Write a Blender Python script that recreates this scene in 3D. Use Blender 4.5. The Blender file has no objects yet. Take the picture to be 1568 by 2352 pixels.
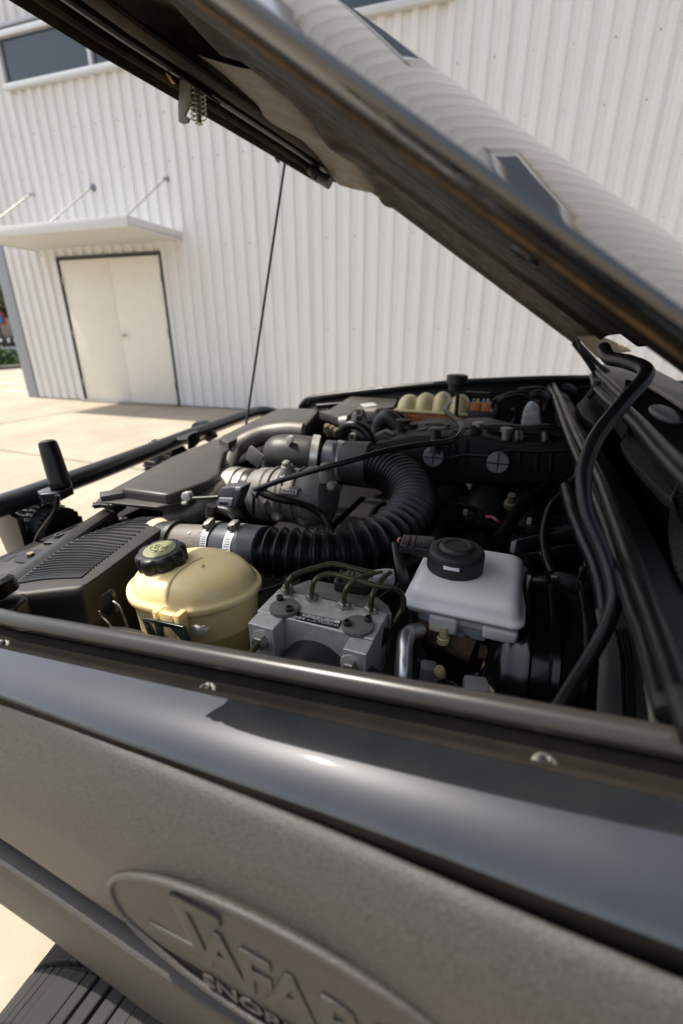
import bpy, bmesh, math, random
from mathutils import Vector, Matrix
random.seed(4)
R = math.radians
S = bpy.context.scene
COL = S.collection

# ------------------------------------------------------------------ camera, sky, sun, exposure
CAM = Vector((0, 0, 1.27)); YAW = R(22); PITCH = R(22); FPX = 1040.0
cam_d = bpy.data.cameras.new('camera'); cam = bpy.data.objects.new('camera', cam_d); COL.objects.link(cam)
cam.location = CAM; cam.rotation_euler = (R(90) - PITCH, 0, YAW)
cam_d.sensor_fit = 'HORIZONTAL'; cam_d.sensor_width = 24.0; cam_d.lens = 24.0 * FPX / 1568
cam_d.clip_start = 0.02; cam_d.clip_end = 500
cam_d.dof.use_dof = True; cam_d.dof.focus_distance = 0.56; cam_d.dof.aperture_fstop = 4.0
S.camera = cam
SUN_DIR = Vector((-0.47, -0.037, 0.883)).normalized()      # towards the sun
w = bpy.data.worlds.new('World'); S.world = w; w.use_nodes = True
nt = w.node_tree; bgn = nt.nodes['Background']
sky = nt.nodes.new('ShaderNodeTexSky'); sky.sky_type = 'NISHITA'; sky.sun_disc = False
sky.sun_elevation = math.asin(SUN_DIR.z); sky.sun_rotation = math.atan2(SUN_DIR.x, SUN_DIR.y)
sky.dust_density = 2.5; sky.air_density = 1.0
hs = nt.nodes.new('ShaderNodeHueSaturation'); hs.inputs['Saturation'].default_value = .50      # hazy sky
nt.links.new(sky.outputs[0], hs.inputs['Color']); nt.links.new(hs.outputs[0], bgn.inputs[0]); bgn.inputs[1].default_value = 0.13
sd_ = bpy.data.lights.new('sun', 'SUN'); sd_.energy = 3.6; sd_.angle = R(0.55); sd_.color = (1.0, 0.93, 0.82)
sun = bpy.data.objects.new('sun', sd_); COL.objects.link(sun)
sun.rotation_euler = SUN_DIR.to_track_quat('Z', 'Y').to_euler()
S.view_settings.view_transform = 'Standard'; S.view_settings.look = 'None'
S.view_settings.exposure = 0.92; S.view_settings.gamma = 1.0; S.view_settings.use_curve_mapping = False
S.cycles.max_bounces = 8; S.cycles.glossy_bounces = 5; S.cycles.diffuse_bounces = 4

# ------------------------------------------------------------------ measuring helpers
FW = Vector((-math.sin(YAW) * math.cos(PITCH), math.cos(YAW) * math.cos(PITCH), -math.sin(PITCH)))
RT = Vector((math.cos(YAW), math.sin(YAW), 0)); UP = RT.cross(FW)
def ray(p): return FW * FPX + RT * (p[0] - 784) - UP * (p[1] - 1175.5)
def P(p, x=None, y=None, z=None, pl=None):
    """the point of the place seen at p of the photograph, on a plane x=, y=, z= or z=a+b*x"""
    d = ray(p)
    if z is not None: t = (z - CAM.z) / d.z
    elif y is not None: t = (y - CAM.y) / d.y
    elif x is not None: t = (x - CAM.x) / d.x
    else: t = (pl[0] + pl[1] * CAM.x - CAM.z) / (d.z - pl[1] * d.x)
    return CAM + d * t
A3 = lambda x, y: (.36 * x, 846.7 + .36 * y)
A4 = lambda x, y: (501.8 + .36 * x, 846.7 + .36 * y)
A5 = lambda x, y: (1003.5 + .36 * x, 784 + .36 * y)
B1 = lambda x, y: (250.9 + .36 * x, 1191.7 + .36 * y)
B2 = lambda x, y: (752.6 + .32 * x, 1191.7 + .32 * y)
B3 = lambda x, y: (1129 + .28 * x, 1191.7 + .28 * y)
V = Vector

# ------------------------------------------------------------------ materials
MATS = {}
def mat(name, col, rough=.5, metal=0., var=.0, vscale=20., col2=None, bump=0., bscale=200., coat=0., spec=.5,
        sss=0., sssr=.01, trans=0., ior=1.45, bdist=.0005, dust=0., dcol=(.32, .26, .18), rvar=0., emit=None, stretch=None, cior=1.5):
    if name in MATS: return MATS[name]
    m = bpy.data.materials.new(name); m.use_nodes = True; n = m.node_tree; L = n.links
    b = n.nodes['Principled BSDF']
    def si(k, v): b.inputs[k].default_value = v
    si('Base Color', (*col, 1)); si('Roughness', rough); si('Metallic', metal); si('IOR', ior)
    si('Specular IOR Level', spec); si('Coat Weight', coat); si('Coat Roughness', .025); si('Coat IOR', cior)
    if sss: si('Subsurface Weight', sss); si('Subsurface Radius', (1, .8, .5)); si('Subsurface Scale', sssr)
    if trans: si('Transmission Weight', trans)
    if emit: si('Emission Color', (*emit, 1)); si('Emission Strength', 1)
    tc = n.nodes.new('ShaderNodeTexCoord'); co = tc.outputs['Object']
    if stretch:
        mp = n.nodes.new('ShaderNodeMapping'); mp.inputs['Scale'].default_value = stretch
        L.new(co, mp.inputs[0]); co = mp.outputs[0]
    def noise(sc, det=5, ro=.6):
        t = n.nodes.new('ShaderNodeTexNoise'); t.inputs['Scale'].default_value = sc
        t.inputs['Detail'].default_value = det; t.inputs['Roughness'].default_value = ro
        L.new(co, t.inputs['Vector']); return t.outputs['Fac']
    cur = None
    if var or col2:
        f = noise(vscale)
        rp = n.nodes.new('ShaderNodeValToRGB'); L.new(f, rp.inputs[0])
        c2 = col2 or tuple(c * (1 + var) for c in col); c1 = tuple(c * (1 - var) for c in col) if not col2 else col
        rp.color_ramp.elements[0].position = .35; rp.color_ramp.elements[1].position = .68
        rp.color_ramp.elements[0].color = (*c1, 1); rp.color_ramp.elements[1].color = (*c2, 1)
        cur = rp.outputs[0]
    if dust:
        f2 = noise(9, 8, .7); r2 = n.nodes.new('ShaderNodeMapRange')
        r2.inputs[1].default_value = .42; r2.inputs[2].default_value = .75; r2.inputs[4].default_value = dust
        L.new(f2, r2.inputs[0])
        mx = n.nodes.new('ShaderNodeMix'); mx.data_type = 'RGBA'; L.new(r2.outputs[0], mx.inputs[0])
        if cur: L.new(cur, mx.inputs[6])
        else: mx.inputs[6].default_value = (*col, 1)
        mx.inputs[7].default_value = (*dcol, 1); cur = mx.outputs[2]
    if cur: L.new(cur, b.inputs['Base Color'])
    if rvar:
        f3 = noise(30, 6, .7); r3 = n.nodes.new('ShaderNodeMapRange')
        r3.inputs[1].default_value = .3; r3.inputs[2].default_value = .7
        r3.inputs[3].default_value = max(.02, rough - rvar); r3.inputs[4].default_value = min(1, rough + rvar)
        L.new(f3, r3.inputs[0]); L.new(r3.outputs[0], b.inputs['Roughness'])
    if bump:
        f4 = noise(bscale, 3, .6); bp = n.nodes.new('ShaderNodeBump')
        bp.inputs['Strength'].default_value = bump; bp.inputs['Distance'].default_value = bdist
        L.new(f4, bp.inputs['Height']); L.new(bp.outputs[0], b.inputs['Normal'])
    MATS[name] = m
    return m
paint = mat('dark_grey_metallic_paint', (.008, .010, .013), .35, .0, coat=1., spec=.03, bump=.03, bscale=2500, bdist=.00003, dust=.03, cior=1.84)
paint_in = mat('dusty_inner_paint', (.007, .006, .005), .65, 0, dust=.6, dcol=(.065, .045, .022), spec=.12, rvar=.1, bump=.1, bscale=80)
tan_lit_in = mat('tan_dust_and_bounce_light_paint', (.070, .057, .038), .5, 0, dust=.6, dcol=(.05, .038, .022), rvar=.1, bump=.1, bscale=80)  # lighter copy of the inner paint: dust plus bounced light put into the colour
paint_tube = mat('satin_flange_paint', (.022, .021, .020), .30, .0, dust=.3, dcol=(.055, .047, .036), bump=.15, bscale=900, bdist=.0002)
snorkel_m = mat('grained_grey_plastic', (.046, .0435, .040), .42, 0, var=.3, vscale=600, bump=1., bscale=900, bdist=.0006)
blackp = mat('black_plastic', (.013, .013, .013), .40, bump=.15, bscale=900, bdist=.0002, dust=.12, dcol=(.07, .06, .05), rvar=.08)
blackp_rough = mat('rough_black_plastic', (.019, .018, .017), .5, bump=.5, bscale=1200, bdist=.0004, dust=.3, dcol=(.06, .052, .043))
coverp = mat('dusty_grey_plastic', (.042, .040, .037), .40, bump=.5, bscale=1500, bdist=.00025, dust=.3, dcol=(.09, .08, .067), rvar=.06)
rubber = mat('black_rubber', (.006, .0062, .007), .34, bump=.12, bscale=500, dust=.06, spec=.4, dcol=(.05, .046, .042), rvar=.08)
rubber_grey = mat('weathered_rubber', (.030, .031, .032), .45, var=.2, vscale=40, dust=.25, dcol=(.13, .11, .09), bump=.1, bscale=400)
coupler_m = mat('silicone_rubber', (.035, .043, .055), .38, dust=.2, dcol=(.12, .1, .08), stretch=(1, 40, 40), vscale=12, var=.35)
gloss_black = mat('gloss_black_enamel', (.003, .003, .0035), .16, coat=.0, spec=.5, dust=.04, dcol=(.08, .07, .06))
castalu = mat('cast_aluminium', (.15, .145, .136), .55, .1, var=.25, vscale=45, bump=.5, bscale=420, bdist=.0006, dust=.3, dcol=(.2, .17, .13))
ductmetal = mat('dull_duct_metal', (.20, .19, .175), .5, .5, var=.2, vscale=30, bump=.3, bscale=300, dust=.4, dcol=(.2, .17, .13))
alu = mat('machined_aluminium', (.58, .565, .54), .36, .3, var=.12, vscale=120, bump=.12, bscale=700, bdist=.0002, dust=.25, dcol=(.35, .3, .24), rvar=.08)
steel = mat('bright_steel', (.66, .65, .62), .32, .7, var=.15, vscale=80, rvar=.08, dust=.15, dcol=(.3, .25, .18))
zinc = mat('zinc_fitting', (.32, .31, .28), .42, .7, var=.25, vscale=200, dust=.3, dcol=(.25, .2, .12))
darkbolt = mat('black_oxide_bolt', (.05, .05, .05), .38, .6)
olive = mat('olive_pipe_coating', (.075, .070, .038), .35, .5, var=.2, vscale=150)
yellowp = mat('yellowed_tank_plastic', (.84, .67, .34), .30, sss=.5, sssr=.012, var=.08, vscale=14, dust=.15, dcol=(.50, .35, .15), bump=.1, bscale=300, bdist=.0003)
coolant_m = mat('coolant_stained_plastic', (.42, .15, .04), .35, sss=.4, sssr=.01)
paley = mat('pale_yellow_plastic', (.70, .60, .33), .35, sss=.4, sssr=.01)
whitep = mat('white_plastic', (.92, .90, .85), .36, sss=.15, sssr=.02, dust=.06, dcol=(.42, .38, .30), bump=.06, bscale=300)
greyp = mat('grey_plastic', (.30, .31, .32), .45, dust=.2)
sensorp = mat('grey_brown_sensor_plastic', (.15, .135, .12), .42, bump=.2, bscale=900, bdist=.0002, dust=.2)
rust = mat('rusty_iron', (.15, .085, .045), .85, 0, col2=(.045, .04, .035), vscale=90, bump=.7, bscale=300, bdist=.001)
iron = mat('dark_cast_iron', (.009, .009, .0085), .5, .0, dust=.2, dcol=(.025, .022, .017), spec=.3, bump=.5, bscale=150, bdist=.001)
foam = mat('black_foam', (.008, .0075, .0065), .95, bump=1., bscale=260, bdist=.003, col2=(.085, .075, .058), vscale=300)
cream = mat('cream_gasket', (.55, .47, .30), .6, dust=.3)
print_and_hole_black = mat('black_print_and_hole_shade', (.012, .012, .014), .35)  # print, and also the painted dark of holes and slots
label_white = mat('label_white_print', (.7, .7, .68), .4)
sticker = mat('torn_silver_sticker', (.62, .6, .57), .4, .3, col2=(.4, .37, .32), vscale=160, bump=.6, bscale=250, bdist=.001)
embz = mat('grey_print', (.33, .33, .32), .5)
cap_print = mat('olive_yellow_cap_disc', (.20, .21, .10), .45, dust=.3)
cap_ink = mat('dark_ink', (.07, .07, .03), .5)
greenblack = mat('dark_green_bracket_paint', (.018, .026, .024), .25, coat=.4)
orange = mat('orange_relay_plastic', (.5, .19, .06), .5)
pink = mat('pink_wire', (.62, .18, .20), .4); red = mat('red_wire', (.5, .04, .03), .4)
bluef = mat('blue_fuse', (.08, .25, .5), .4); yelf = mat('yellow_fuse', (.6, .45, .05), .4); greenf = mat('green_tag', (.05, .3, .05), .4)
bagm = mat('pale_cloudy_plastic', (.36, .37, .36), .3, col2=(.18, .18, .18), vscale=60, bump=.8, bscale=60, bdist=.004)
amber = mat('amber_paint_mark', (.55, .28, .03), .4)
tyre_m = mat('tyre_rubber', (.020, .020, .021), .75, bump=.6, bscale=300, bdist=.001, dust=.25, dcol=(.05, .046, .04))
barm = mat('satin_black_bar', (.016, .018, .022), .28, coat=.25, dust=.12, dcol=(.10, .09, .08), bump=.1, bscale=900)
wallm = mat('white_sheet_paint', (.68, .68, .675), .42, dust=.28, dcol=(.55, .50, .42), rvar=.08, bump=.05, bscale=3, stretch=(1.5, 1.5, .12))
trimm = mat('shade_grey_flashing', (.30, .33, .37), .4)  # blue grey tone holds the shade of the corner's side face
framem = mat('pale_window_frame', (.55, .56, .56), .4, .3)
doorm = mat('cream_door_paint', (.76, .73, .66), .5, dust=.15, dcol=(.5, .4, .25), bump=.05, bscale=5)
darkgap = mat('dark_door_seal', (.05, .05, .05), .6)
glassm = mat('dark_window_glass', (.035, .05, .07), .06, 0, spec=.8)
awnm = mat('awning_white_paint', (.62, .62, .62), .45, dust=.15)
screwm = mat('screw_grey', (.22, .23, .27), .4, .5)
concrete = mat('pale_concrete', (.355, .305, .235), .9, var=.14, vscale=1.3, dust=.45, dcol=(.28, .235, .175), bump=.3, bscale=60, bdist=.004)
joint_m = mat('concrete_joint', (.24, .20, .15), .9)

# ------------------------------------------------------------------ mesh helpers
def from_bm(bm, name, m, parent=None, label=None, smooth=True, ang=35):
    bmesh.ops.remove_doubles(bm, verts=bm.verts, dist=1e-6)
    bmesh.ops.recalc_face_normals(bm, faces=bm.faces)
    if smooth:
        a = R(ang)
        for f in bm.faces: f.smooth = True
        for e in bm.edges:
            if len(e.link_faces) == 2:
                if e.calc_face_angle(0) > a: e.smooth = False
    me = bpy.data.meshes.new(name); bm.to_mesh(me); bm.free()
    me.materials.append(m)
    o = bpy.data.objects.new(name, me); COL.objects.link(o)
    if parent:
        o.parent = parent
        if parent.type == 'EMPTY': o.matrix_parent_inverse = Matrix.LocRotScale(parent.location, parent.rotation_euler, None).inverted()
    if label: o['label'] = label
    return o
def frame_of(d):
    d = V(d).normalized(); a = V((0, 0, 1)) if abs(d.z) < .9 else V((1, 0, 0))
    u = d.cross(a).normalized(); return u, u.cross(d).normalized()
def smooth_path(pts, n=8, closed=False):
    pts = [V(p) for p in pts]
    if len(pts) < 3 and not closed: n = max(n, 2)
    out = []; N = len(pts); rng = N if closed else N - 1
    for i in range(rng):
        g = (lambda k: pts[k % N]) if closed else (lambda k: pts[max(0, min(N - 1, k))])
        p0, p1, p2, p3 = g(i - 1), g(i), g(i + 1), g(i + 2)
        for k in range(n):
            t = k / n
            out.append(.5 * ((2 * p1) + (p2 - p0) * t + (2 * p0 - 5 * p1 + 4 * p2 - p3) * t * t + (3 * p1 - p0 - 3 * p2 + p3) * t ** 3))
    if not closed: out.append(pts[-1])
    return out
def resample(path, step):
    out = [path[0].copy()]; acc = 0
    for a, b in zip(path, path[1:]):
        L = (b - a).length
        if L < 1e-9: continue
        d = step - acc
        while d <= L: out.append(a.lerp(b, d / L)); d += step
        acc = (acc + L) % step if d - step <= L else acc + L
        acc = L - (d - step)
    return out
def add_rings(bm, rings, close=True, cap=True):
    vs = [[bm.verts.new(p) for p in r] for r in rings]
    for a, b in zip(vs, vs[1:]):
        n = len(a)
        for i in range(n if close else n - 1):
            j = (i + 1) % n
            try: bm.faces.new((a[i], a[j], b[j], b[i]))
            except ValueError: pass
    if cap and close:
        for r in (vs[0], vs[-1]):
            try: bm.faces.new(r)
            except ValueError: pass
    return vs
def sweep(bm, path, radii, seg=12, flat=(1, 1), cap=True, up=None):
    path = [V(p) for p in path]; n = len(path)
    if not hasattr(radii, '__len__'): radii = [radii] * n
    tang = [(path[min(i + 1, n - 1)] - path[max(i - 1, 0)]).normalized() for i in range(n)]
    u, v = frame_of(tang[0])
    if up is not None:
        v = V(up); v = (v - tang[0] * v.dot(tang[0])).normalized(); u = tang[0].cross(v)
    rings = []
    for i in range(n):
        t = tang[i]; u = (u - t * u.dot(t)).normalized(); v = t.cross(u).normalized()
        rings.append([path[i] + (u * math.cos(a) * flat[0] + v * math.sin(a) * flat[1]) * radii[i] for a in [2 * math.pi * k / seg for k in range(seg)]])
    add_rings(bm, rings, True, cap)
def tube(name, pts, r, m, parent, seg=12, n=8, label=None, flat=(1, 1), smooth=True):
    bm = bmesh.new(); p = smooth_path(pts, n) if smooth and len(pts) > 2 else [V(q) for q in pts]
    rr = r
    if hasattr(r, '__len__'):
        k = len(p); rr = [r[0] + (r[-1] - r[0]) * i / (k - 1) for i in range(k)]
    sweep(bm, p, rr, seg, flat)
    return from_bm(bm, name, m, parent, label)
def lathe(name, o, axis, prof, m, parent, seg=32, label=None, ang=30):
    bm = bmesh.new(); add_lathe(bm, o, axis, prof, seg); return from_bm(bm, name, m, parent, label, ang=ang)
def add_lathe(bm, o, axis, prof, seg=32):
    o = V(o); d = V(axis).normalized(); u, v = frame_of(d)
    add_rings(bm, [[o + d * t + (u * math.cos(a) + v * math.sin(a)) * max(r, 1e-5) for a in [2 * math.pi * k / seg for k in range(seg)]] for t, r in prof])
def add_box(bm, c, ax, ay, az, bev=0., seg=2):
    c, ax, ay, az = V(c), V(ax), V(ay), V(az)
    vs = [bm.verts.new(c + ax * i + ay * j + az * k) for i in (-1, 1) for j in (-1, 1) for k in (-1, 1)]
    fs = [bm.faces.new([vs[i] for i in q]) for q in ((0, 1, 3, 2), (4, 6, 7, 5), (0, 4, 5, 1), (2, 3, 7, 6), (0, 2, 6, 4), (1, 5, 7, 3))]
    bmesh.ops.recalc_face_normals(bm, faces=fs)
    if bev:
        es = list({e for f in fs for e in f.edges})
        bmesh.ops.bevel(bm, geom=es, offset=bev, segments=seg, profile=.5, affect='EDGES', clamp_overlap=True)
def box(name, c, size, m, parent, bev=0., ax=None, label=None, seg=2, rz=0.):
    """size = full sizes along x, y, z"""
    bm = bmesh.new(); M = ax or (V((1, 0, 0)), V((0, 1, 0)), V((0, 0, 1)))
    if rz: M = [Matrix.Rotation(rz, 3, 'Z') @ q for q in M]
    add_box(bm, c, M[0] * size[0] / 2, M[1] * size[1] / 2, M[2] * size[2] / 2, bev, seg)
    return from_bm(bm, name, m, parent, label)
def add_prism(bm, pts, d, bev=0., top_only=False, taper=1., seg=3):
    """outline pts (top), extruded by vector d"""
    pts = [V(p) for p in pts]; d = V(d); c = sum(pts, V()) / len(pts)
    a = [bm.verts.new(p) for p in pts]; b = [bm.verts.new(c + (p - c) * taper + d) for p in pts]
    n = len(a); fs = [bm.faces.new(a), bm.faces.new(b[::-1])]; te = list(fs[0].edges)
    for i in range(n): fs.append(bm.faces.new((a[i], b[i], b[(i + 1) % n], a[(i + 1) % n])))
    bmesh.ops.recalc_face_normals(bm, faces=fs)
    if bev:
        es = te if top_only else list({e for f in fs for e in f.edges})
        bmesh.ops.bevel(bm, geom=es, offset=bev, segments=seg, profile=.5, affect='EDGES', clamp_overlap=True)
def prism(name, pts, d, m, parent, bev=0., top_only=False, taper=1., label=None, seg=3, ang=35):
    bm = bmesh.new(); add_prism(bm, pts, d, bev, top_only, taper, seg); return from_bm(bm, name, m, parent, label, ang=ang)
def grid(name, rows, m, parent, thick=0., label=None, ang=40, kind=None):
    bm = bmesh.new(); vs = [[bm.verts.new(p) for p in r] for r in rows]
    for a, b in zip(vs, vs[1:]):
        for i in range(len(a) - 1): bm.faces.new((a[i], a[i + 1], b[i + 1], b[i]))
    o = from_bm(bm, name, m, parent, label, ang=ang)
    if thick:
        md = o.modifiers.new('thickness', 'SOLIDIFY'); md.thickness = thick; md.offset = 0
    return o
def hexnut(name, o, axis, r, h, m, parent, label=None):
    return lathe(name, o, axis, [(0, r), (h * .85, r), (h, r * .86)], m, parent, 6, label, ang=20)
def text_mesh(name, txt, o, ux, uy, size, m, parent, ext=.0003, align='LEFT', label=None, shear=0., scale_x=1., bold=0.):
    cu = bpy.data.curves.new(name, 'FONT'); cu.body = txt; cu.size = size; cu.extrude = ext; cu.align_x = align; cu.shear = shear
    cu.resolution_u = 2; cu.offset = bold
    t = bpy.data.objects.new('tmp', cu); COL.objects.link(t)
    dg = bpy.context.evaluated_depsgraph_get(); me = bpy.data.meshes.new_from_object(t.evaluated_get(dg))
    bpy.data.objects.remove(t); bpy.data.curves.remove(cu)
    ux = V(ux).normalized(); uy = V(uy).normalized(); uz = ux.cross(uy)
    o = V(o)
    for v in me.vertices: v.co = o + ux * v.co.x * scale_x + uy * v.co.y + uz * v.co.z
    me.materials.clear(); me.materials.append(m); me.name = name
    ob = bpy.data.objects.new(name, me); COL.objects.link(ob)
    if parent:
        ob.parent = parent
        if parent.type == 'EMPTY': ob.matrix_parent_inverse = Matrix.Translation(-V(parent.location))
    if label: ob['label'] = label
    return ob
def thing(name, label, cat, loc, group=None):
    o = bpy.data.objects.new(name, None); COL.objects.link(o); o.location = loc; o.empty_display_size = .2
    o['label'] = label; o['category'] = cat
    if group: o['group'] = group
    return o
def tag(o, label, cat, group=None):
    o['label'] = label; o['category'] = cat
    if group: o['group'] = group
def dup_part(o, parent, M, label=None):
    c = o.copy(); COL.objects.link(c); c.parent = parent; c.matrix_parent_inverse = o.matrix_parent_inverse.copy()
    c.matrix_basis = M @ o.matrix_basis
    if label: c['label'] = label
    elif 'label' in c: del c['label']
    return c
def interp(tab, x):
    if x <= tab[0][0]: return tab[0][1]
    for (a, p), (b, q) in zip(tab, tab[1:]):
        if x <= b:
            t = (x - a) / (b - a); return p + (q - p) * t
    return tab[-1][1]

# ================================================================== SETTING
bm = bmesh.new(); vs = [bm.verts.new(p) for p in ((-16.5, -60, 0), (120, -60, 0), (120, 160, 0), (-16.5, 160, 0))]; bm.faces.new(vs)
g = from_bm(bm, 'ground', concrete, smooth=False); g['kind'] = 'structure'
bm = bmesh.new(); vs = [bm.verts.new(p) for p in ((-150, -60, -1.5), (-16.5, -60, -1.5), (-16.5, 160, -1.5), (-150, 160, -1.5))]; bm.faces.new(vs)
lg = from_bm(bm, 'car_park_ground', mat('old_asphalt', (.10, .095, .085), .9, var=.2, vscale=2.), smooth=False); lg['kind'] = 'structure'
for p_, L_, a_ in (((20, 881), .55, .25), ((50, 900), .6, .25)):
    c_ = P(p_, z=.0); bm = bmesh.new(); add_box(bm, (c_.x, c_.y, .006), (L_, .0, 0), (0, .05, 0), (0, 0, .001))
    mk = from_bm(bm, 'painted_line', mat('worn_white_paint', (.55, .54, .5), .7), g, smooth=False); mk['kind'] = 'structure'
bm = bmesh.new()
for x in (-11.5, -7.0, -2.2, 2.6, 7.4): add_box(bm, (x, 0.3, .002), (.010, 0, 0), (0, 5.9, 0), (0, 0, .002))
for y in (-4, 3.2): add_box(bm, (0, y, .0035), (25, 0, 0), (0, .010, 0), (0, 0, .002))
jo = from_bm(bm, 'ground_joint', joint_m, g, smooth=False); jo['kind'] = 'structure'

# ---- corrugated building: wall frame  s (along), z (up), off (out towards the yard)
WO = V((0, 6.8925, 0)); WS = V((.9979, .0649, 0)); WN = V((.0649, -.9979, 0))
def W(s, z, off=0.): return WO + WS * s + WN * off + V((0, 0, z))
bld = thing('metal_building', 'tall pale building clad in ribbed white metal sheets with a strip window', 'building', W(-2, 0))
PITCHS = .2035
def rib_profile(n):
    """n pitches starting at s=0"""
    out = []
    for k in range(n):
        b = k * PITCHS
        out += [(b, 0), (b + .060, 0), (b + .070, .026), (b + .088, .031), (b + .140, .031), (b + .158, .026), (b + .170, 0)]
    out.append((n * PITCHS, 0)); return out
def sheet(s0, n, z0, z1, parent, first={}):
    key = (n, round(z0, 3), round(z1, 3))
    if key in first:
        src, ss = first[key]
        return dup_part(src, parent, Matrix.Translation(WS * (s0 - ss) + WN * (.005 if int(round(s0 / (4 * PITCHS))) % 2 else 0)))
    rows = []
    zs = [z0, z1]
    for z in zs: rows.append([W(s0 + s, z, o) for s, o in rib_profile(n)])
    o = grid('wall_sheet', rows, wallm, parent, ang=15); first[key] = (o, s0)
    return o
DOOR = (-7.84, -5.73, 2.385)
s = -9.06
TOPZ = 7.2
# left of the door: 6 pitches, above door, right of it
sheet(-9.06, 6, .02, TOPZ, bld)
sheet(-9.06 + 6 * PITCHS, 5, DOOR[2] + .02, TOPZ, bld); sheet(-9.06 + 11 * PITCHS, 5, DOOR[2] + .02, TOPZ, bld)
s = -9.06 + 16 * PITCHS
sheet(s, 1, .02, TOPZ, bld); s += PITCHS
for k in range(15): sheet(s, 4, .02, TOPZ, bld); s += 4 * PITCHS
# infill strips beside the door (flat jamb trims), backing wall and side wall
box('door_trim', W(-7.86, 1.2, .012), (.04, .05, 2.4), framem, bld, .004, ax=(WS, WN, V((0, 0, 1))))
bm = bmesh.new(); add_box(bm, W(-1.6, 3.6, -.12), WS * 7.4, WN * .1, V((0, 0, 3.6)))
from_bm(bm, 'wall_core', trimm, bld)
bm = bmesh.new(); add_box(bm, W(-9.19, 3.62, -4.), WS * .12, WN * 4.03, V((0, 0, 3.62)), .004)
from_bm(bm, 'corner_flashing', trimm, bld, 'flashing down the building corner, its blue grey shade put into the colour')
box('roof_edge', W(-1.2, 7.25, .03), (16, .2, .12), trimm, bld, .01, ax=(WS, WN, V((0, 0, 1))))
# screws: rows of wafer screws at z = 2.6.. as seen
bm = bmesh.new()
for zrow in (1.27, 2.45, 3.55, 4.12, 5.2):
    k = 0; s = -9.06
    while s < 3:
        ss = s + .02
        if not (DOOR[0] - .1 < ss < DOOR[1] + .1 and zrow < 2.5) and k % 2 == 0:
            add_lathe(bm, W(ss, zrow, 0), WN, [(0, .010), (.003, .010), (.006, .006)], 6)
        s += PITCHS; k += 1
sc = from_bm(bm, 'sheet_screws', screwm, bld); sc['kind'] = 'stuff'
# strip windows
for WIN, nm in (((-8.12, -1.38, 4.66, 5.32), 4), ((.32, 7.06, 4.66, 5.32), 4)):
  if 1:
    wf = box('window_frame', W((WIN[0] + WIN[1]) / 2, WIN[2] + .03, .06), (WIN[1] - WIN[0], .10, .075), framem, bld, .006, ax=(WS, WN, V((0, 0, 1))))
    for zz, hh in ((WIN[3] - .035, .075),):
        box('window_head', W((WIN[0] + WIN[1]) / 2, zz, .06), (WIN[1] - WIN[0], .10, hh), framem, wf, .006, ax=(WS, WN, V((0, 0, 1))))
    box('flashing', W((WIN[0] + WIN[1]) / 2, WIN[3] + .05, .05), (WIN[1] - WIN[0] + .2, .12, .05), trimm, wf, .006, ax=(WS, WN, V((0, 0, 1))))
    for i in range(nm + 1):
        sm = WIN[0] + .035 + (WIN[1] - WIN[0] - .07) * i / nm
        box('mullion', W(sm, (WIN[2] + WIN[3]) / 2, .062), (.06, .09, WIN[3] - WIN[2] - .08), framem, wf, .005, ax=(WS, WN, V((0, 0, 1))))
    for i in range(nm):
        a = WIN[0] + .065 + (WIN[1] - WIN[0] - .07) * i / nm; b = a + (WIN[1] - WIN[0] - .07) / nm - .06
        box('pane', W((a + b) / 2, (WIN[2] + WIN[3]) / 2, .045), (b - a + .01, .012, WIN[3] - WIN[2] - .1), glassm, wf, ax=(WS, WN, V((0, 0, 1))))
# double door
AXW = (WS, WN, V((0, 0, 1)))
box('wall_recess', W(-6.785, 1.2, -.03), (2.2, .04, 2.42), darkgap, bld, ax=AXW)
dw = (DOOR[1] - DOOR[0] - .06) / 2
d1 = box('door', W(DOOR[0] + .03 + dw / 2, 1.19, .010), (dw - .006, .045, 2.33), doorm, bld, .004, ax=AXW, label='left leaf of the cream double door')
d2 = box('door', W(DOOR[1] - .03 - dw / 2, 1.19, .010), (dw - .006, .045, 2.33), doorm, bld, .004, ax=AXW, label='right leaf of the cream double door, with the handle')
lathe('handle', W(-6.68, 1.17, .03), WN, [(0, .035), (.02, .035), (.025, .02), (.06, .02), (.065, .036), (.09, .034), (.1, .02)], steel, d2, 16)
box('meeting_strip', W(-6.79, 1.2, .036), (.03, .008, 2.32), doorm, d1, .002, ax=AXW)
for d_, sx in ((d1, DOOR[0] + .045), (d2, DOOR[1] - .045)):
    for zz in (.35, 1.2, 2.05): lathe('hinge', W(sx, zz - .06, .045), (0, 0, 1), [(0, .011), (.12, .011)], steel, d_, 10)
box('threshold', W(-6.785, .018, .06), (2.1, .16, .03), zinc, bld, .004, ax=AXW)
df = box('door_frame', W(DOOR[0], 1.2, .02), (.032, .07, 2.4), darkgap, bld, .004, ax=AXW)
box('jamb', W(DOOR[1], 1.2, .02), (.032, .07, 2.4), darkgap, df, .004, ax=AXW)
box('jamb', W((DOOR[0] + DOOR[1]) / 2, 2.39, .02), (DOOR[1] - DOOR[0], .07, .04), darkgap, df, .004, ax=AXW)
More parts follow.
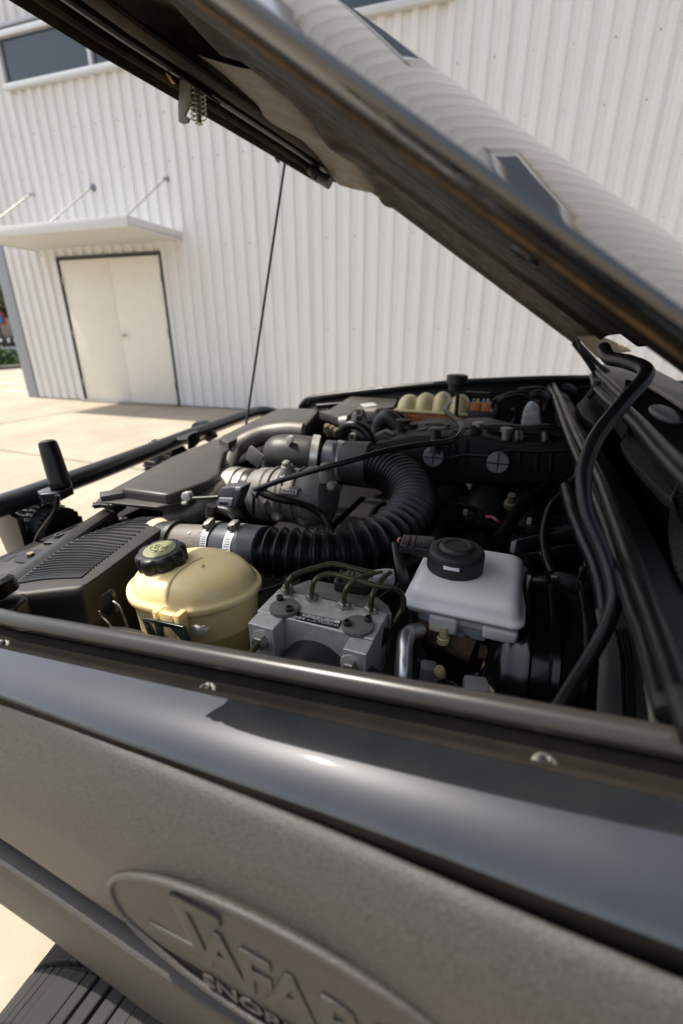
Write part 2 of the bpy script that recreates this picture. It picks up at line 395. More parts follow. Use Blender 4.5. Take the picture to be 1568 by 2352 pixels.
# awning
bm = bmesh.new()
a0, a1, az, dep = -8.33, -5.28, 2.53, 1.14
add_box(bm, W((a0 + a1) / 2, az + .02, dep / 2 + .03), WS * (a1 - a0) / 2, WN * (dep / 2 - .005), V((0, 0, .015)))
aw = from_bm(bm, 'awning', awnm, bld, 'flat white awning over the double door')
box('fascia', W((a0 + a1) / 2, az + .055, dep + .03), (a1 - a0, .04, .13), awnm, aw, .006, ax=AXW)
for q in (a0 + .02, a1 - .02): box('fascia', W(q, az + .055, dep / 2 + .02), (.04, dep - .03, .128), awnm, aw, .006, ax=AXW)
for q, q2 in ((-8.118, -8.6), (-6.831, -7.05), (-5.457, -5.62)):
    r0 = tube('support_rod', [W(q, 3.33, .04), W(q - .02, az + .1, dep - .1)], .009, zinc, aw, 8)
    lathe('rod_anchor', W(q, 3.33, .0), WN, [(0, .05), (.012, .05), (.02, .02), (.06, .018)], screwm, r0, 12)

# ---- beyond the corner, far left
kb = bmesh.new(); add_box(kb, (-16.6, 40, -.68), (.12, 0, 0), (0, 70, 0), (0, 0, .80), .02)
kerb = from_bm(kb, 'kerb', mat('kerb_concrete', (.16, .145, .12), .9, var=.15, vscale=3)); kerb['kind'] = 'structure'
shop = thing('shop_building', 'low beige shop building with a dark sign band beyond the yard', 'building', (-44, 29, -1.5))
box('shop_wall', (-44, 29, .5), (30, 6, 4.0), mat('beige_render', (.20, .165, .135), .9), shop, .05)
box('sign_band', (-44, 25.9, .42), (29, .2, .68), mat('sign_black', (.015, .015, .018), .5), shop, .02)
bm = bmesh.new()
for k in range(18): add_box(bm, (-47 + k * .9, 25.76, .42), (.26 if k % 3 else .12, 0, 0), (0, .02, 0), (0, 0, .17 if k % 2 else .12), .05)
sg = from_bm(bm, 'sign_blobs', label_white, shop); sg['kind'] = 'stuff'
sn = box('sign', (-30.8, 20, 1.86), (.95, .12, .5), mat('sign_blue', (.03, .30, .55), .4), None, .03)
tag(sn, 'small blue sign with a red rim on a post beyond the yard', 'sign')
box('sign_rim', (-30.8, 20.1, 1.86), (1.15, .08, .7), red, sn, .02); tube('post', [(-30.9, 20.1, -1.5), (-30.9, 20.1, 1.6)], .05, darkbolt, sn)
def leafmass(name, c, rx, rz, n, m, parent, sz=.18):
    bm = bmesh.new(); rnd = random.Random(n)
    for _ in range(n):
        u = V((rnd.gauss(0, 1), rnd.gauss(0, 1), rnd.gauss(0, 1))).normalized() * (rnd.random() ** .45)
        lump = 1 + .25 * math.sin(u.x * 7 + c[0]) * math.cos(u.z * 6)
        p = V(c) + V((u.x * rx * lump, u.y * rx * lump, u.z * rz * lump))
        a = V((rnd.uniform(-1, 1), rnd.uniform(-1, 1), rnd.uniform(-1, 1))).normalized(); b = a.orthogonal().normalized()
        s_ = sz * rnd.uniform(.5, 1.2)
        bm.faces.new([bm.verts.new(p + a * s_), bm.verts.new(p + b * s_ * .5), bm.verts.new(p - a * s_), bm.verts.new(p - b * s_ * .5)])
    return from_bm(bm, name, m, parent, smooth=False)
leafm = mat('tree_leaves', (.085, .12, .035), .6, col2=(.17, .18, .06), vscale=2.); barkm = mat('bark', (.09, .07, .05), .9, bump=.5, bscale=20, bdist=.02)
bushm = mat('bush_leaves', (.03, .085, .02), .6, col2=(.06, .12, .03), vscale=3.)
for i, (x, y, h, lab) in enumerate([(-30.6, 22.3, 5.5, 'broad leafy tree above the small blue sign beyond the yard'), (-36, 34, 9.5, 'taller leafy tree behind the low shop building')]):
    t = thing('leafy_tree', lab, 'tree', (x, y, 0), 'trees beyond the yard')
    tk = tube('trunk', [(x, y, -1.5), (x + .1, y, 1.5), (x - .1, y, 3.2), (x + .2, y, h - 1)], (.2, .08), barkm, t, 10)
    for k in range(4):
        a = k * 1.6 + i; tube('limb', [(x, y, 2.6 + .3 * k), (x + math.cos(a), y + math.sin(a), 4 + .3 * k), (x + 2 * math.cos(a), y + 2 * math.sin(a), 5.2 + .3 * k)], (.08, .03), barkm, tk, 8)
    leafmass('crown', (x, y, h - 1.7), 3.3, 2.2, 7000, leafm, t, .22)
t = thing('round_bush', 'rounded green bush just behind the kerb beyond the corner', 'bush', (-20.9, 13.4, -1.5))
leafmass('foliage', (-20.9, 13.4, -.25), .85, .85, 2600, bushm, t, .08)
tube('stem', [(-20.9, 13.4, -1.5), (-20.9, 13.4, -.3)], .05, barkm, t, 8)
def car_blank(name, lab, loc, col, h, L):
    t = thing(name, lab, 'car', loc, None); x, y, _ = loc
    pm = mat(name + '_paint', col, .2, coat=1.)
    z0 = loc[2]; prof = [(-L / 2, .35), (-L / 2, .75), (-L * .42, .85), (-L * .28, .95), (-L * .16, h * .96), (L * .2, h), (L * .38, h * .93), (L * .47, .98), (L / 2, .9), (L / 2, .35)]
    bm = bmesh.new(); add_prism(bm, [(x + a, y - .85, b + z0) for a, b in prof], (0, 1.7, 0), .06); from_bm(bm, 'body', pm, t)
    wp = [(-L * .25, 1.0), (-L * .15, h * .9), (L * .3, h * .9), (L * .4, 1.0)]
    bm = bmesh.new(); add_prism(bm, [(x + a, y - .865, b + z0) for a, b in wp], (0, .02, 0)); from_bm(bm, 'side_window', glassm, t)
    for a in (-L * .31, L * .31):
        wh = lathe('wheel', (x + a, y - .92, .33 + z0), (0, 1, 0), [(0, .2), (.0, .32), (.05, .34), (.2, .34)], tyre_m, t, 20)
        lathe('rim', (x + a, y - .925, .33 + z0), (0, 1, 0), [(0, .02), (.0, .19), (.03, .2)], steel, wh, 16)
car_blank('parked_suv', 'dark blue grey suv parked beyond the building corner', (-33.2, 22.6, -1.5), (.05, .07, .10), 1.65, 4.6)
car_blank('parked_red_car', 'low bright red car parked nearest the kerb beyond the corner', (-25.2, 17.0, -1.5), (.55, .03, .02), 1.26, 3.9)
# ================================================================== THE VEHICLE
VX, VY = -.1, .98
car = thing('off_road_suv', 'dark grey off road suv with its bonnet propped open, bull bar and side snorkel', 'suv', (VX, VY, 0))
ZC = lambda x: 1.074 + .118 * x if x < .1 else 1.074 + .0118 + .09 * (x - .1)
XS = [-.80, -.72, -.65, -.55, -.47, -.40, -.34, -.31, -.28, -.25, -.22, -.19, -.16, -.13, -.10, -.07, -.04, -.01, .02, .05, .08, .14, .20, .28, .38, .5, .8, 1.3]
YC = lambda x: interp([(-1.0, .30), (-.8, .25), (-.6, .22), (-.42, .208), (-.2, .210), (0, .212), (.3, .212), (1.3, .20)], x)
def rails(prof, mirror=False):
    """prof: list of (dy, dz) relative to the seal line; returns rows along x for each rail"""
    out = []
    for dy, dz in prof:
        row = []
        for x in XS:
            y = YC(x) + dy
            if mirror: y = 2 * VY - y
            row.append(V((x, y, ZC(x) + dz)))
        out.append(row)
    return out
KF = lambda x: interp([(-1, .45), (-.45, .69), (-.346, .753), (-.29, .80), (-.225, .86), (-.137, .92), (-.059, .965), (-.010, 1.015), (.036, 1.065), (.084, 1.11), (.2, 1.15), (1.3, 1.15)], x)
def rails_k(prof, mirror=False):
    out = []
    for dy, dz in prof:
        row = []
        for x in XS:
            k = KF(x) if dz > -.06 else KF(x) * .5 + .5
            y = YC(x) - .0235 + (dy + .0235) * k; z = ZC(x) - .013 + (dz + .013) * k
            row.append(V((x, (2 * VY - y) if mirror else y, z)))
        out.append(row)
    return out
def arc_prof(pts, n=5):
    return [(p.x, p.y) for p in smooth_path([V((a, b, 0)) for a, b in pts], n)]
GUT = [(.013, -.075), (.0125, -.040), (.011, -.012)]
GUT2 = [(-.004, -.010), (-.008, -.020), (-.0125, -.0245), (-.0165, -.0235), (-.0175, -.0150), (-.0190, -.0135), (-.0225, -.0132), (-.0232, -.0138)]
gutm = mat('brown_black_gutter_and_gap', (.010, .009, .008), .75, dust=.4, dcol=(.045, .036, .027), spec=.1)
for mir in (False, True):
    fen = grid('fender', rails_k(arc_prof([(-.0235, -.0130), (-.0325, -.0142), (-.0405, -.0158), (-.0475, -.0179), (-.0540, -.0207), (-.0600, -.0243), (-.0645, -.0283), (-.0672, -.0322)], 4), mir), paint, car,
               label='far side fender top' if mir else 'glossy dark grey fender on the near side')
    grid('fender_edge', rails_k([(-.0672, -.0322), (-.0676, -.036), (-.0665, -.045), (-.0660, -.085), (-.075, -.12), (-.078, -.3)], mir), gutm, fen)  # fender's lower roll blackened: shade of the gap put into its colour
    grid('gutter', rails(GUT + [(.004, -.012)], mir), paint_in, fen)
    grid('gutter_channel', rails(GUT2, mir), gutm, fen, thick=.0008, label=None)
    # rolled flange the bonnet rests on
    bm = bmesh.new()
    sweep(bm, [V((x, (2 * VY - YC(x)) if mir else YC(x), ZC(x) - .002)) for x in XS], .0078, 14)
    from_bm(bm, 'bonnet_flange' if not mir else 'bonnet_seal', paint_tube if not mir else rubber, car, 'rolled satin flange along the near fender' if not mir else 'black rubber bonnet seal on the far fender')
    if not mir:
        for px in ((25, 1468), (475, 1583), (1250, 1765)):
            c = P(px, pl=(1.074 - .0165, .118)); x = c.x; c = V((x, YC(x) - .0165, ZC(x) - .0175))
            bo = lathe('bolt', c, (0, -.15, 1), [(0, .0058), (.0012, .0062), (.0016, .0050), (.0018, .0048)], zinc, fen, 20)
            hd = lathe('screw_head', c + V((0, 0, .0016)), (0, -.15, 1), [(0, .0038), (.0022, .0036), (.003, .0028), (.0026, .0016), (.0014, .001)], darkbolt, bo, 14)
    else:
        pass
# snorkel body along the near side
SX = XS
def ysn(x): return interp([(-.95, .155), (-.6, .128), (-.35, .1225), (-.2, .116), (0, .1135), (.2, .1125), (1.3, .12)], x)
def snork_rows():
    prof = [(.036, -.110), (.0335, -.075), (.0312, -.052), (.0292, -.0425), (.0262, -.0402), (.0200, -.0440), (.0130, -.0550), (.0075, -.067), (.0038, -.079), (.0012, -.092), (0, -.106), (-.0005, -.13)]
    prof = arc_prof(prof, 3)
    rows = []
    for dy, dz in prof:
        wt = max(0, min(1, (dz + .100) / .055)); wt = wt * wt * (3 - 2 * wt)
        rows.append([V((x, ysn(x) + dy + .0175 * wt * (1 - KF(x)) / .37, ZC(x) + dz + .0150 * wt * (1 - KF(x)) / .37)) for x in SX])
    zb = lambda x: .876 + .02 * (x + .3)
    rows.append([V((x, ysn(x) - .0008, max(zb(x) + .02, zb(x)))) for x in SX])
    rows.append([V((x, ysn(x) + .0004, zb(x) + .004)) for x in SX]); rows.append([V((x, ysn(x) + .004, zb(x))) for x in SX])
    rows.append([V((x, ysn(x) + .02, zb(x) - .001)) for x in SX])
    return rows
sn = grid('snorkel_body', snork_rows(), snorkel_m, car, label='grained grey plastic air snorkel along the near fender')
grid('side_panel', [[V((x, ysn(x) + .016 + e, z)) for x in SX] for e, z in ((0, .94), (0, .876), (0, .86), (0, .835), (-.002, .826))], mat('matte_wrap_paint', (.05, .055, .06), .55, bump=.3, bscale=1200, bdist=.0002, dust=.2), car)
def flare_rows():
    rows = []
    for e, z in ((.016, .838), (.006, .838), (.0, .834), (-.003, .822), (-.003, .79), (-.002, .764), (.0, .748), (.004, .742), (.016, .741), (.06, .741)):
        rows.append([V((x, ysn(x) + e, z + .035 * (x + .3))) for x in SX])
    return rows
grid('arch_flare', flare_rows(), mat('dark_grained_flare', (.030, .028, .025), .5, var=.2, vscale=600, bump=.8, bscale=1000, bdist=.0004), car, label='grained plastic wheel arch flare')
# emblem: oval rim and raised letters
def oval(cx, cz, a, b, n=72): return [V((cx + a * math.cos(t), 0, cz + b * math.sin(t) + .10 * (a * math.cos(t)) * .6)) for t in [2 * math.pi * k / n for k in range(n)]]
bm = bmesh.new(); op = [V((p.x, ysn(p.x) - .0002, p.z)) for p in oval(-.088, .923, .127, .058)]
sweep(bm, op + [op[0]], .0026, 8)
em = from_bm(bm, 'emblem_rim', snorkel_m, sn)
def raised(txt, x, z, size, sx, sl, ext=.0016, shear=0):
    ux = V((1, 0, sl)); t = text_mesh('emblem_letter', txt, (x, ysn(x) - .0001, z), ux, (0, 0, 1), size, snorkel_m, sn, ext=ext, scale_x=sx, shear=shear, bold=size * .028)
    md = t.modifiers.new('round', 'BEVEL'); md.width = .0006; md.segments = 2; md.limit_method = 'ANGLE'; return t
# stylised S made of slanted bars, then the rest of the word
def bar(pts, name='emblem_letter'):
    prism(name, [V((x, ysn(x) - .0019, z)) for x, z in pts], (0, .004, 0), snorkel_m, sn, bev=.0007)
bar([(-.158, .957), (-.154, .960), (-.121, .962), (-.120, .954), (-.146, .951), (-.134, .912), (-.139, .906), (-.182, .905), (-.182, .911), (-.146, .914)])
sl = .055
sl = .01
for ch, xx in (('A', -.1395), ('F', -.1105), ('A', -.092), ('R', -.0595), ('I', -.029)):
    raised(ch, xx, .902 + sl * (xx + .143), .059, .80, sl, .0019)
raised('SNORKEL', -.143, .8745, .017, 1.3, sl, .0014)
# ---- front tyre
ty = V((-.13, .20, .335))
wheel = lathe('front_tyre', ty + V((0, -.16, 0)), (0, 1, 0), [(0, .2), (0, .26), (.012, .33), (.03, .372), (.05, .382), (.23, .382), (.26, .37), (.28, .33), (.28, .2)], tyre_m, car, 96, ang=25)
bm = bmesh.new(); rnd = random.Random(3)
for k in range(120):
    a = 2 * math.pi * k / 120
    for j, (y0, y1) in enumerate(((-.150, -.118), (-.112, -.065), (-.059, -.015), (-.008, .04), (.046, .09))):
        aa = a + (.02 if j % 2 else 0) + .012 * math.sin(j * 2 + k)
        rd = V((math.sin(aa), 0, math.cos(aa))); tg = V((math.cos(aa), 0, -math.sin(aa)))
        rr = .384 if j else .376
        add_box(bm, ty + rd * (rr + .002) + V((0, (y0 + y1) / 2, 0)), tg * (.0088 + rnd.uniform(-.0006, .0006)), V((0, (y1 - y0) / 2, 0)) + tg * .003, rd * .006, .0012, 1)
tb = from_bm(bm, 'tread_blocks', tyre_m, wheel); tb['kind'] = 'stuff'
for yy in (1.70,):
    lathe('front_tyre', (ty.x, yy, ty.z), (0, 1, 0), [(0, .2), (0, .33), (.03, .38), (.23, .38), (.28, .33), (.28, .2)], tyre_m, car, 48)

# ------------------------------------------------------------------ bonnet
TH = R(34); HU = V((-math.cos(TH), 0, math.sin(TH))); HN = V((math.sin(TH), 0, math.cos(TH)))
HO = V((.2, 0, 1.30 - math.tan(TH) * .2)); HYC = .985
CU = (CAM - HO).dot(HU); CW = (CAM - HO).dot(HN)
def H(u, y, w): return HO + HU * u + HN * w + V((0, y, 0))
def HPu(p, y=None, w=None, u=None):
    d = ray(p)
    a, b = d.dot(HN) / d.y, d.dot(HU) / d.y
    if y is None: y = (w - CW) / a if w is not None else (u - CU) / b
    return V((CU + b * y, y, CW + a * y))          # (u, y, w)
def HP(p, **k): q = HPu(p, **k); return H(q.x, q.y, q.z)
HL = 1.13
def half(u):     # half width of the bonnet
    return interp([(-.1, .765), (.7, .765), (.95, .755), (1.06, .73), (1.10, .70), (1.125, .66)], u)
SK0 = [(0, .0085), (.015, .0136), (.03, .0187), (.06, .0284), (.10, .0406), (.15, .0546), (.2, .0674), (.25, .0780), (.285, .0845), (.297, .0880), (.31, .0915), (.325, .0940), (.35, .0975), (.4, .1050), (.5, .115), (.65, .126), (.765, .129)]
SK = [(p.x, p.y) for p in smooth_path([V((a, b, 0)) for a, b in SK0], 8)]
def skin_w(y, u, off=0.):
    e = half(u) - abs(y - HYC); e = max(e, 0)
    w = interp(SK, e)
    droop = 0 if u < .95 else -(u - .95) ** 2 * 2.0
    return w + droop + off
us = [.105, .15, .2, .3, .4, .5, .6, .7, .8, .88, .94, .97, 1.0, 1.03, 1.06, 1.08, 1.1, 1.115, 1.125]
es = [0, .0015, .003, .005, .008, .012, .018, .025, .035, .05, .065, .08, .1, .12, .14, .165, .19, .215, .24, .27, .3, .34, .38, .43, .48, .54, .6, .66, .72, .765]
rows = []
def front_bow(y): return .02 - .06 * ((y - HYC) / .765) ** 2
def skin_rows(off=0., inset=0.):
    rows = []
    for u in us:
        h = half(u) - inset
        uu = lambda y: u + front_bow(y) * max(0, (u - .5) / .6)
        ys = [HYC - h + e * h / .765 for e in es]; ys += [2 * HYC - y for y in ys[-2::-1]]
        rows.append([H(uu(y), y, skin_w(y, u) + off) for y in ys])
    return rows
hood = grid('bonnet', skin_rows(), paint, car, label='raised dark grey bonnet, outer skin domed')
# hem: folded lip round the edge (near, far, front), inner face
def hem_rows(side):
    rows = []
    for dy, dw in ((.0085, -.0081), (.012, -.0082), (.030, -.0078), (.050, -.0040), (.052, -.0065), (.056, -.0068), (.060, -.004)):
        r = []
        for u in us:
            h = half(u); y = (HYC - h + dy) if side < 0 else (HYC + h - dy)
            uu = u + front_bow(y) * max(0, (u - .5) / .6)
            r.append(H(uu, y, skin_w(HYC - h, u) + dw))
        rows.append(r)
    return rows
def lip_rows(side, L):
    rows = []
    for dy, dw in L:
        r = []
        for u in us:
            h = half(u); y = (HYC - h + dy) if side < 0 else (HYC + h - dy)
            r.append(H(u + front_bow(y) * max(0, (u - .5) / .6), y, skin_w(HYC - h, u) + dw))
        rows.append(r)
    return rows
grid('rolled_lip', lip_rows(-1, [(0, 0), (-.0008, -.0007), (-.0012, -.0020), (-.0010, -.0036), (.0002, -.0052), (.0022, -.0066), (.0050, -.0076), (.0085, -.0081)]), paint, hood)
seam = mat('ochre_dusty_sealant', (.10, .055, .018), .8, col2=(.02, .014, .008), vscale=60, bump=.6, bscale=300, bdist=.001)
bm = bmesh.new(); sweep(bm, [H(u + front_bow(.27) * max(0, (u - .5) / .6), .2585 + (.765 - half(u)), .0005) for u in [.11 + i * .93 / 60 for i in range(61)]], .0022, 6); from_bm(bm, 'seam_sealant', seam, hood, 'ochre dusty sealant line along the bonnet underside')
grid('hem', hem_rows(-1), paint_in, hood); grid('hem', hem_rows(1), paint_in, hood)
# inner panel: shallow dished liner with pressed ribs
def inner_w(y, u):
    e = half(u) - .03 - abs(y - HYC); e = max(e, 0)
    w = interp([(0, .003), (.02, .001), (.035, .000), (.05, -.001), (.085, .001), (.11, .012), (.16, .020), (.26, .034), (.36, .040), (.48, .030), (.52, .028), (.56, .04), (.735, .046)], e)
    if u > .95: w -= (u - .95) ** 2 * 2.0
    # cross member dips
    w -= .016 * math.exp(-((u - .86) / .035) ** 2) * (1 if e > .09 else 0)
    return w
us2 = [.105 + i * (1.11 - .105) / 64 for i in range(65)]
rows = []
for u in us2:
    h = half(u) - .03
    ys = [HYC - h + 2 * h * i / 90 for i in range(91)]
    rows.append([H(u + front_bow(y) * max(0, (u - .5) / .6), y, inner_w(y, u)) for y in ys])
inner = grid('inner_panel', rows, paint_in, hood, label='dusty pressed inner panel under the bonnet')
grid('rear_flange', [[H(.105, y, skin_w(y, .105)) for y in [.23 + 1.51 * i / 40 for i in range(41)]], [H(.100, y, (skin_w(y, .105) + inner_w(y, .105)) / 2) for y in [.23 + 1.51 * i / 40 for i in range(41)]], [H(.105, y, inner_w(max(.26, min(1.71, y)), .105)) for y in [.23 + 1.51 * i / 40 for i in range(41)]]], paint_in, hood)
grid('dusty_lit_brace', [[H(u + front_bow(y) * max(0, (u - .5) / .6), y, inner_w(y, min(u, 1.0)) - dw) for y in [.92 + .68 * i / 24 for i in range(25)]] for u, dw in ((.90, .0), (.905, .010), (.93, .022), (.98, .034), (1.02, .040), (1.045, .036), (1.05, .02))], tan_lit_in, hood, label='tan dusty reinforcing panel near the latch, bounced light put into its colour')
# front cross rail and its sealing strip
def front_line(u, w, n=24, y0=.30, y1=1.62): return [H(u + front_bow(y) * max(0, (u - .5) / .6), y, w - (max(0, u - .95) ** 2) * 2.0 + .022 * max(0, (y - .8) / .8)) for y in [y0 + (y1 - y0) * i / n for i in range(n + 1)]]
bm = bmesh.new(); sweep(bm, front_line(1.118, -.012), .011, 10, (1, 1)); from_bm(bm, 'front_lip', paint_in, hood)
bm = bmesh.new(); sweep(bm, front_line(1.045, -.010), .012, 10, (1.5, .7)); from_bm(bm, 'front_rail', paint_in, hood, 'dusty pressed rail behind the bonnet front edge')
bm = bmesh.new(); sweep(bm, front_line(1.085, -.012, y0=.4, y1=1.66), .009, 10); from_bm(bm, 'sealing_strip', rubber, hood)
# front skirt closing the front edge
rows = []
for w in (0, -.02, -.035): rows.append([H(1.125 + front_bow(y) - (.0 if w > -.03 else .006), y, skin_w(y, 1.125) * (1 if w == 0 else 0) + w - (.06 - .022 * max(0, (y - .8) / .8) if w < 0 else 0)) for y in [HYC - .66 + 1.32 * i / 40 for i in range(41)]])
grid('front_edge', rows, paint_in, hood, thick=.0015)
# triangular gusset near the far front corner
# near rail holes: black cups carry the shade of a recess
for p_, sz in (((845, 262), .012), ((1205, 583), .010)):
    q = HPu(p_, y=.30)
    lathe('rail_hole_shade', H(q.x, .30, q.z + .004), -HN, [(0, sz), (.006, sz * .9), (.002, sz * .2)], print_and_hole_black, inner, 16)
# latch hook, striker with spring
def hk(p, y): return P(p, y=y)
y0 = 1.0
pts = [(412, 180), (440, 185), (436, 205), (440, 228), (430, 252), (424, 264), (434, 271), (430, 281), (418, 284), (409, 279), (408, 240), (411, 215)]
prism('latch_hook', [hk(p, .975) for p in pts], (0, .006, 0), castalu, hood, bev=.0012, label='flat steel safety catch hook')
bm = bmesh.new(); a = P((452, 205), y=1.03); b = P((457, 288), y=1.03)
add_lathe(bm, a, b - a, [(0, .006), ((b - a).length * .93, .006), ((b - a).length * .96, .009), ((b - a).length, .003)], 14)
stk = from_bm(bm, 'striker_pin', zinc, hood, 'brass coloured striker pin with a coil spring')
bm = bmesh.new(); d = (b - a).normalized(); u_, v_ = frame_of(d); L_ = (b - a).length
sweep(bm, [a + d * (L_ * .05 + L_ * .8 * t / 90) + (u_ * math.cos(t * .42) + v_ * math.sin(t * .42)) * .0165 for t in range(91)], .0016, 6)
from_bm(bm, 'spring', zinc, stk)
box('latch_plate', P((430, 183), y=1.0), (.09, .12, .005), paint_in, hood, .002, ax=(HU, V((0, 1, 0)), HN))
prism('amber_tab', [P(p, y=.94) for p in ((378, 166), (388, 172), (400, 190), (394, 191))], (0, .004, 0), amber, hood, bev=.0006)
# rubber bump stop at the far front corner
tube('bump_stop', [P(p, y=1.56) for p in ((700, 372), (728, 402), (757, 420))], (.014, .018), rubber_grey, hood, 14)
prism('clip', [P(p, y=1.5) for p in ((715, 384), (727, 388), (724, 414), (712, 408))], (0, .01, 0), blackp, hood, bev=.001)
# prop rod
pa = P((657, 352), y=1.49); pb = P((563, 978), x=pa.x + .02) if False else P((563, 990), y=1.30)
rod = tube('prop_rod', [pa, pa.lerp(pb, .5), pb], .0042, darkbolt, car, 10, label='thin black rod propping the bonnet')
hkp = [P(p, y=1.49) for p in ((657, 356), (658, 346), (653, 337), (641, 334), (634, 344), (633, 362), (637, 369), (641, 371))]
tube('hook', hkp, .0042, darkbolt, rod, 8)
# hinges at the rear of the bonnet (far side) and the goose neck arms
tube('hinge_arm', [P(p, y=1.62) for p in ((1318, 785), (1345, 820), (1368, 858), (1366, 880))], .010, blackp, car, 10)
hp = prism('hinge_plate', [P(p, y=1.45) for p in ((1325, 772), (1372, 768), (1440, 796), (1452, 806), (1420, 812), (1396, 826), (1372, 822), (1345, 796))], (0, .02, 0), mat('tan_dusty_hinge', (.30, .23, .14), .6, dust=.4), car, bev=.004, label='pale hinge casting at the far bonnet corner')
prism('hinge_leaf', [P(p, y=1.58) for p in ((1322, 775), (1332, 784), (1380, 835), (1425, 866), (1415, 876), (1376, 846), (1330, 800))], (0, .03, 0), blackp, car, bev=.003)
hs = tube('washer_spray_nozzle', [P(p, y=1.35) for p in ((1288, 716), (1310, 722), (1340, 735), (1378, 748))], .006, greyp, hood, 8)
# far side fuse/cowl rail from A4/A5
# ================================================================== ENGINE BAY
ZV = V((0, 0, 1)); XV = V((1, 0, 0)); YV = V((0, 1, 0))
def PZ(lst, f=None):
    """[(px, py, z), ...] -> points"""
    return [P((f(a, b) if f else (a, b)), z=z) for a, b, z in lst]
def PYs(lst, f=None): return [P((f(a, b) if f else (a, b)), y=y) for a, b, y in lst]
# tub: inner wings, bulkhead, front panel, floor
tub = mat('dark_bay_paint', (.007, .007, .007), .5, bump=.3, bscale=100, dust=.25, dcol=(.022, .018, .014), spec=.3)
grid('inner_wing', [[V((x, YC(x) + .0125, ZC(x) - .07)) for x in XS], [V((x, YC(x) + .02, .55)) for x in XS]], tub, car)
grid('inner_wing', [[V((x, 2 * VY - YC(x) - .0125, ZC(x) - .07)) for x in XS], [V((x, 2 * VY - YC(x) - .02, .55)) for x in XS]], tub, car)
box('bulkhead', (.235, .98, .80), (.03, 1.4, .56), tub, car, .01)
box('undertray', (-.3, .98, .56), (1.1, 1.4, .02), tub, car)
box('front_crossmember', (-.80, .98, .72), (.06, 1.3, .36), tub, car, .01)

# ---------------- expansion tank
fl = [(-.434, .353), (-.405, .3345), (-.368, .333), (-.33, .343), (-.303, .365), (-.285, .400), (-.288, .436), (-.312, .460), (-.345, .475), (-.385, .476), (-.425, .455), (-.446, .420), (-.449, .38)]
flp = smooth_path([V((a, b, 0)) for a, b in fl], 6, True); fc = V((-.366, .404, 0))
def ring_at(s, z, pts=flp, c=fc): return [V((c.x + (p.x - c.x) * s, c.y + (p.y - c.y) * s, z)) for p in pts]
bm = bmesh.new()
prof = [(.80, .83), (.83, .835), (.85, .86), (.90, .92), (.925, .952), (.93, .9575), (.985, .9585), (1.0, .9605), (1.003, .9635), (1.0, .9665), (.985, .9680), (.945, .9690), (.925, .9705), (.905, .9735), (.875, .9785), (.82, .9838), (.74, .9882), (.62, .9915), (.45, .9942), (.25, .9956), (.05, .9960)]
DOME = sorted(((q[0], q[1]) for q in prof[11:]))
add_rings(bm, [ring_at(s_, z) for s_, z in prof])
tank = from_bm(bm, 'coolant_tank', yellowp, car, 'yellowed plastic coolant expansion tank with a black screw cap', ang=60)
bm = bmesh.new(); TB = sorted([(q[1], q[0]) for q in prof[:6]]); add_rings(bm, [ring_at(interp(TB, z) + .0025, z) for z in (.8345, .845, .86, .875, .89, .905, .9145, .915)])
from_bm(bm, 'coolant_fill', mat('olive_tank_fluid', (.42, .37, .13), .32, sss=.4, sssr=.012, var=.1, vscale=20), tank, 'darker olive lower part of the tank, filled with coolant', ang=60)
def dome_hit(px, lift=0.):
    z = 1.0
    while z > .968:
        p = P(px, z=z); d = V((p.x - fc.x, p.y - fc.y, 0)); a = math.atan2(d.y, d.x)
        q = min(flp, key=lambda v: abs((math.atan2(v.y - fc.y, v.x - fc.x) - a + math.pi) % (2 * math.pi) - math.pi))
        sr = d.length / V((q.x - fc.x, q.y - fc.y, 0)).length
        if interp(DOME, sr) >= z: return p + V((0, 0, lift))
        z -= .0005
    return P(px, z=.968)
# seam ridge across the dome
bm = bmesh.new()
sp = [dome_hit(B1(*q)) for q in ((365, 525), (370, 470), (382, 420), (405, 375), (440, 335), (490, 300), (540, 270), (590, 248))]
sweep(bm, smooth_path(sp, 6), .0022, 8); from_bm(bm, 'moulding_seam', yellowp, tank)
lathe('moulding_pip', dome_hit(B1(592, 305)), ZV, [(0, .003), (.003, .0022), (.0045, .0008)], yellowp, tank, 12)
cc = P(B1(322, 195), z=1.012); cax = V((-.06, -.10, 1)).normalized()
lathe('filler_neck', cc - cax * .045, cax, [(0, .024), (.025, .022), (.03, .021), (.035, .021)], yellowp, tank, 32)
bm = bmesh.new(); u_, v_ = frame_of(cax)
def lob(r, h, n=96, k=8, d=.15): return [cc + cax * h + (u_ * math.cos(a) + v_ * math.sin(a)) * r * 1.09 * (1 + d * (abs(math.cos(a * k / 2 + .3)) ** .6 - .5)) for a in [2 * math.pi * i / n for i in range(n)]]
add_rings(bm, [lob(.024, -.0235), lob(.0262, -.022), lob(.0268, -.012), lob(.0268, -.006), lob(.0260, -.002), lob(.0245, -.0003), lob(.0205, 0, d=.0), lob(.019, .0002, d=0)])
cap = from_bm(bm, 'screw_cap', blackp, tank, 'black lobed screw cap with an olive yellow disc', ang=50)
lathe('cap_disc', cc, cax, [(0, .0205), (.0012, .0203), (.0016, .0192), (.0016, .001)], cap_print, tank, 40)
bm = bmesh.new()
def cd(x, y, h=.0019): return cc + cax * h + XV * x + YV * y - cax * ((XV * x + YV * y).dot(cax))
for r_, a0_, a1_ in ((.0072, -10, 60), (.0072, 80, 150), (.0085, 170, 330)):
    sweep(bm, [cd(-.005 + r_ * math.cos(R(a0_ + (a1_ - a0_) * k / 12)), .001 + r_ * .9 * math.sin(R(a0_ + (a1_ - a0_) * k / 12))) for k in range(13)], .0004, 6)
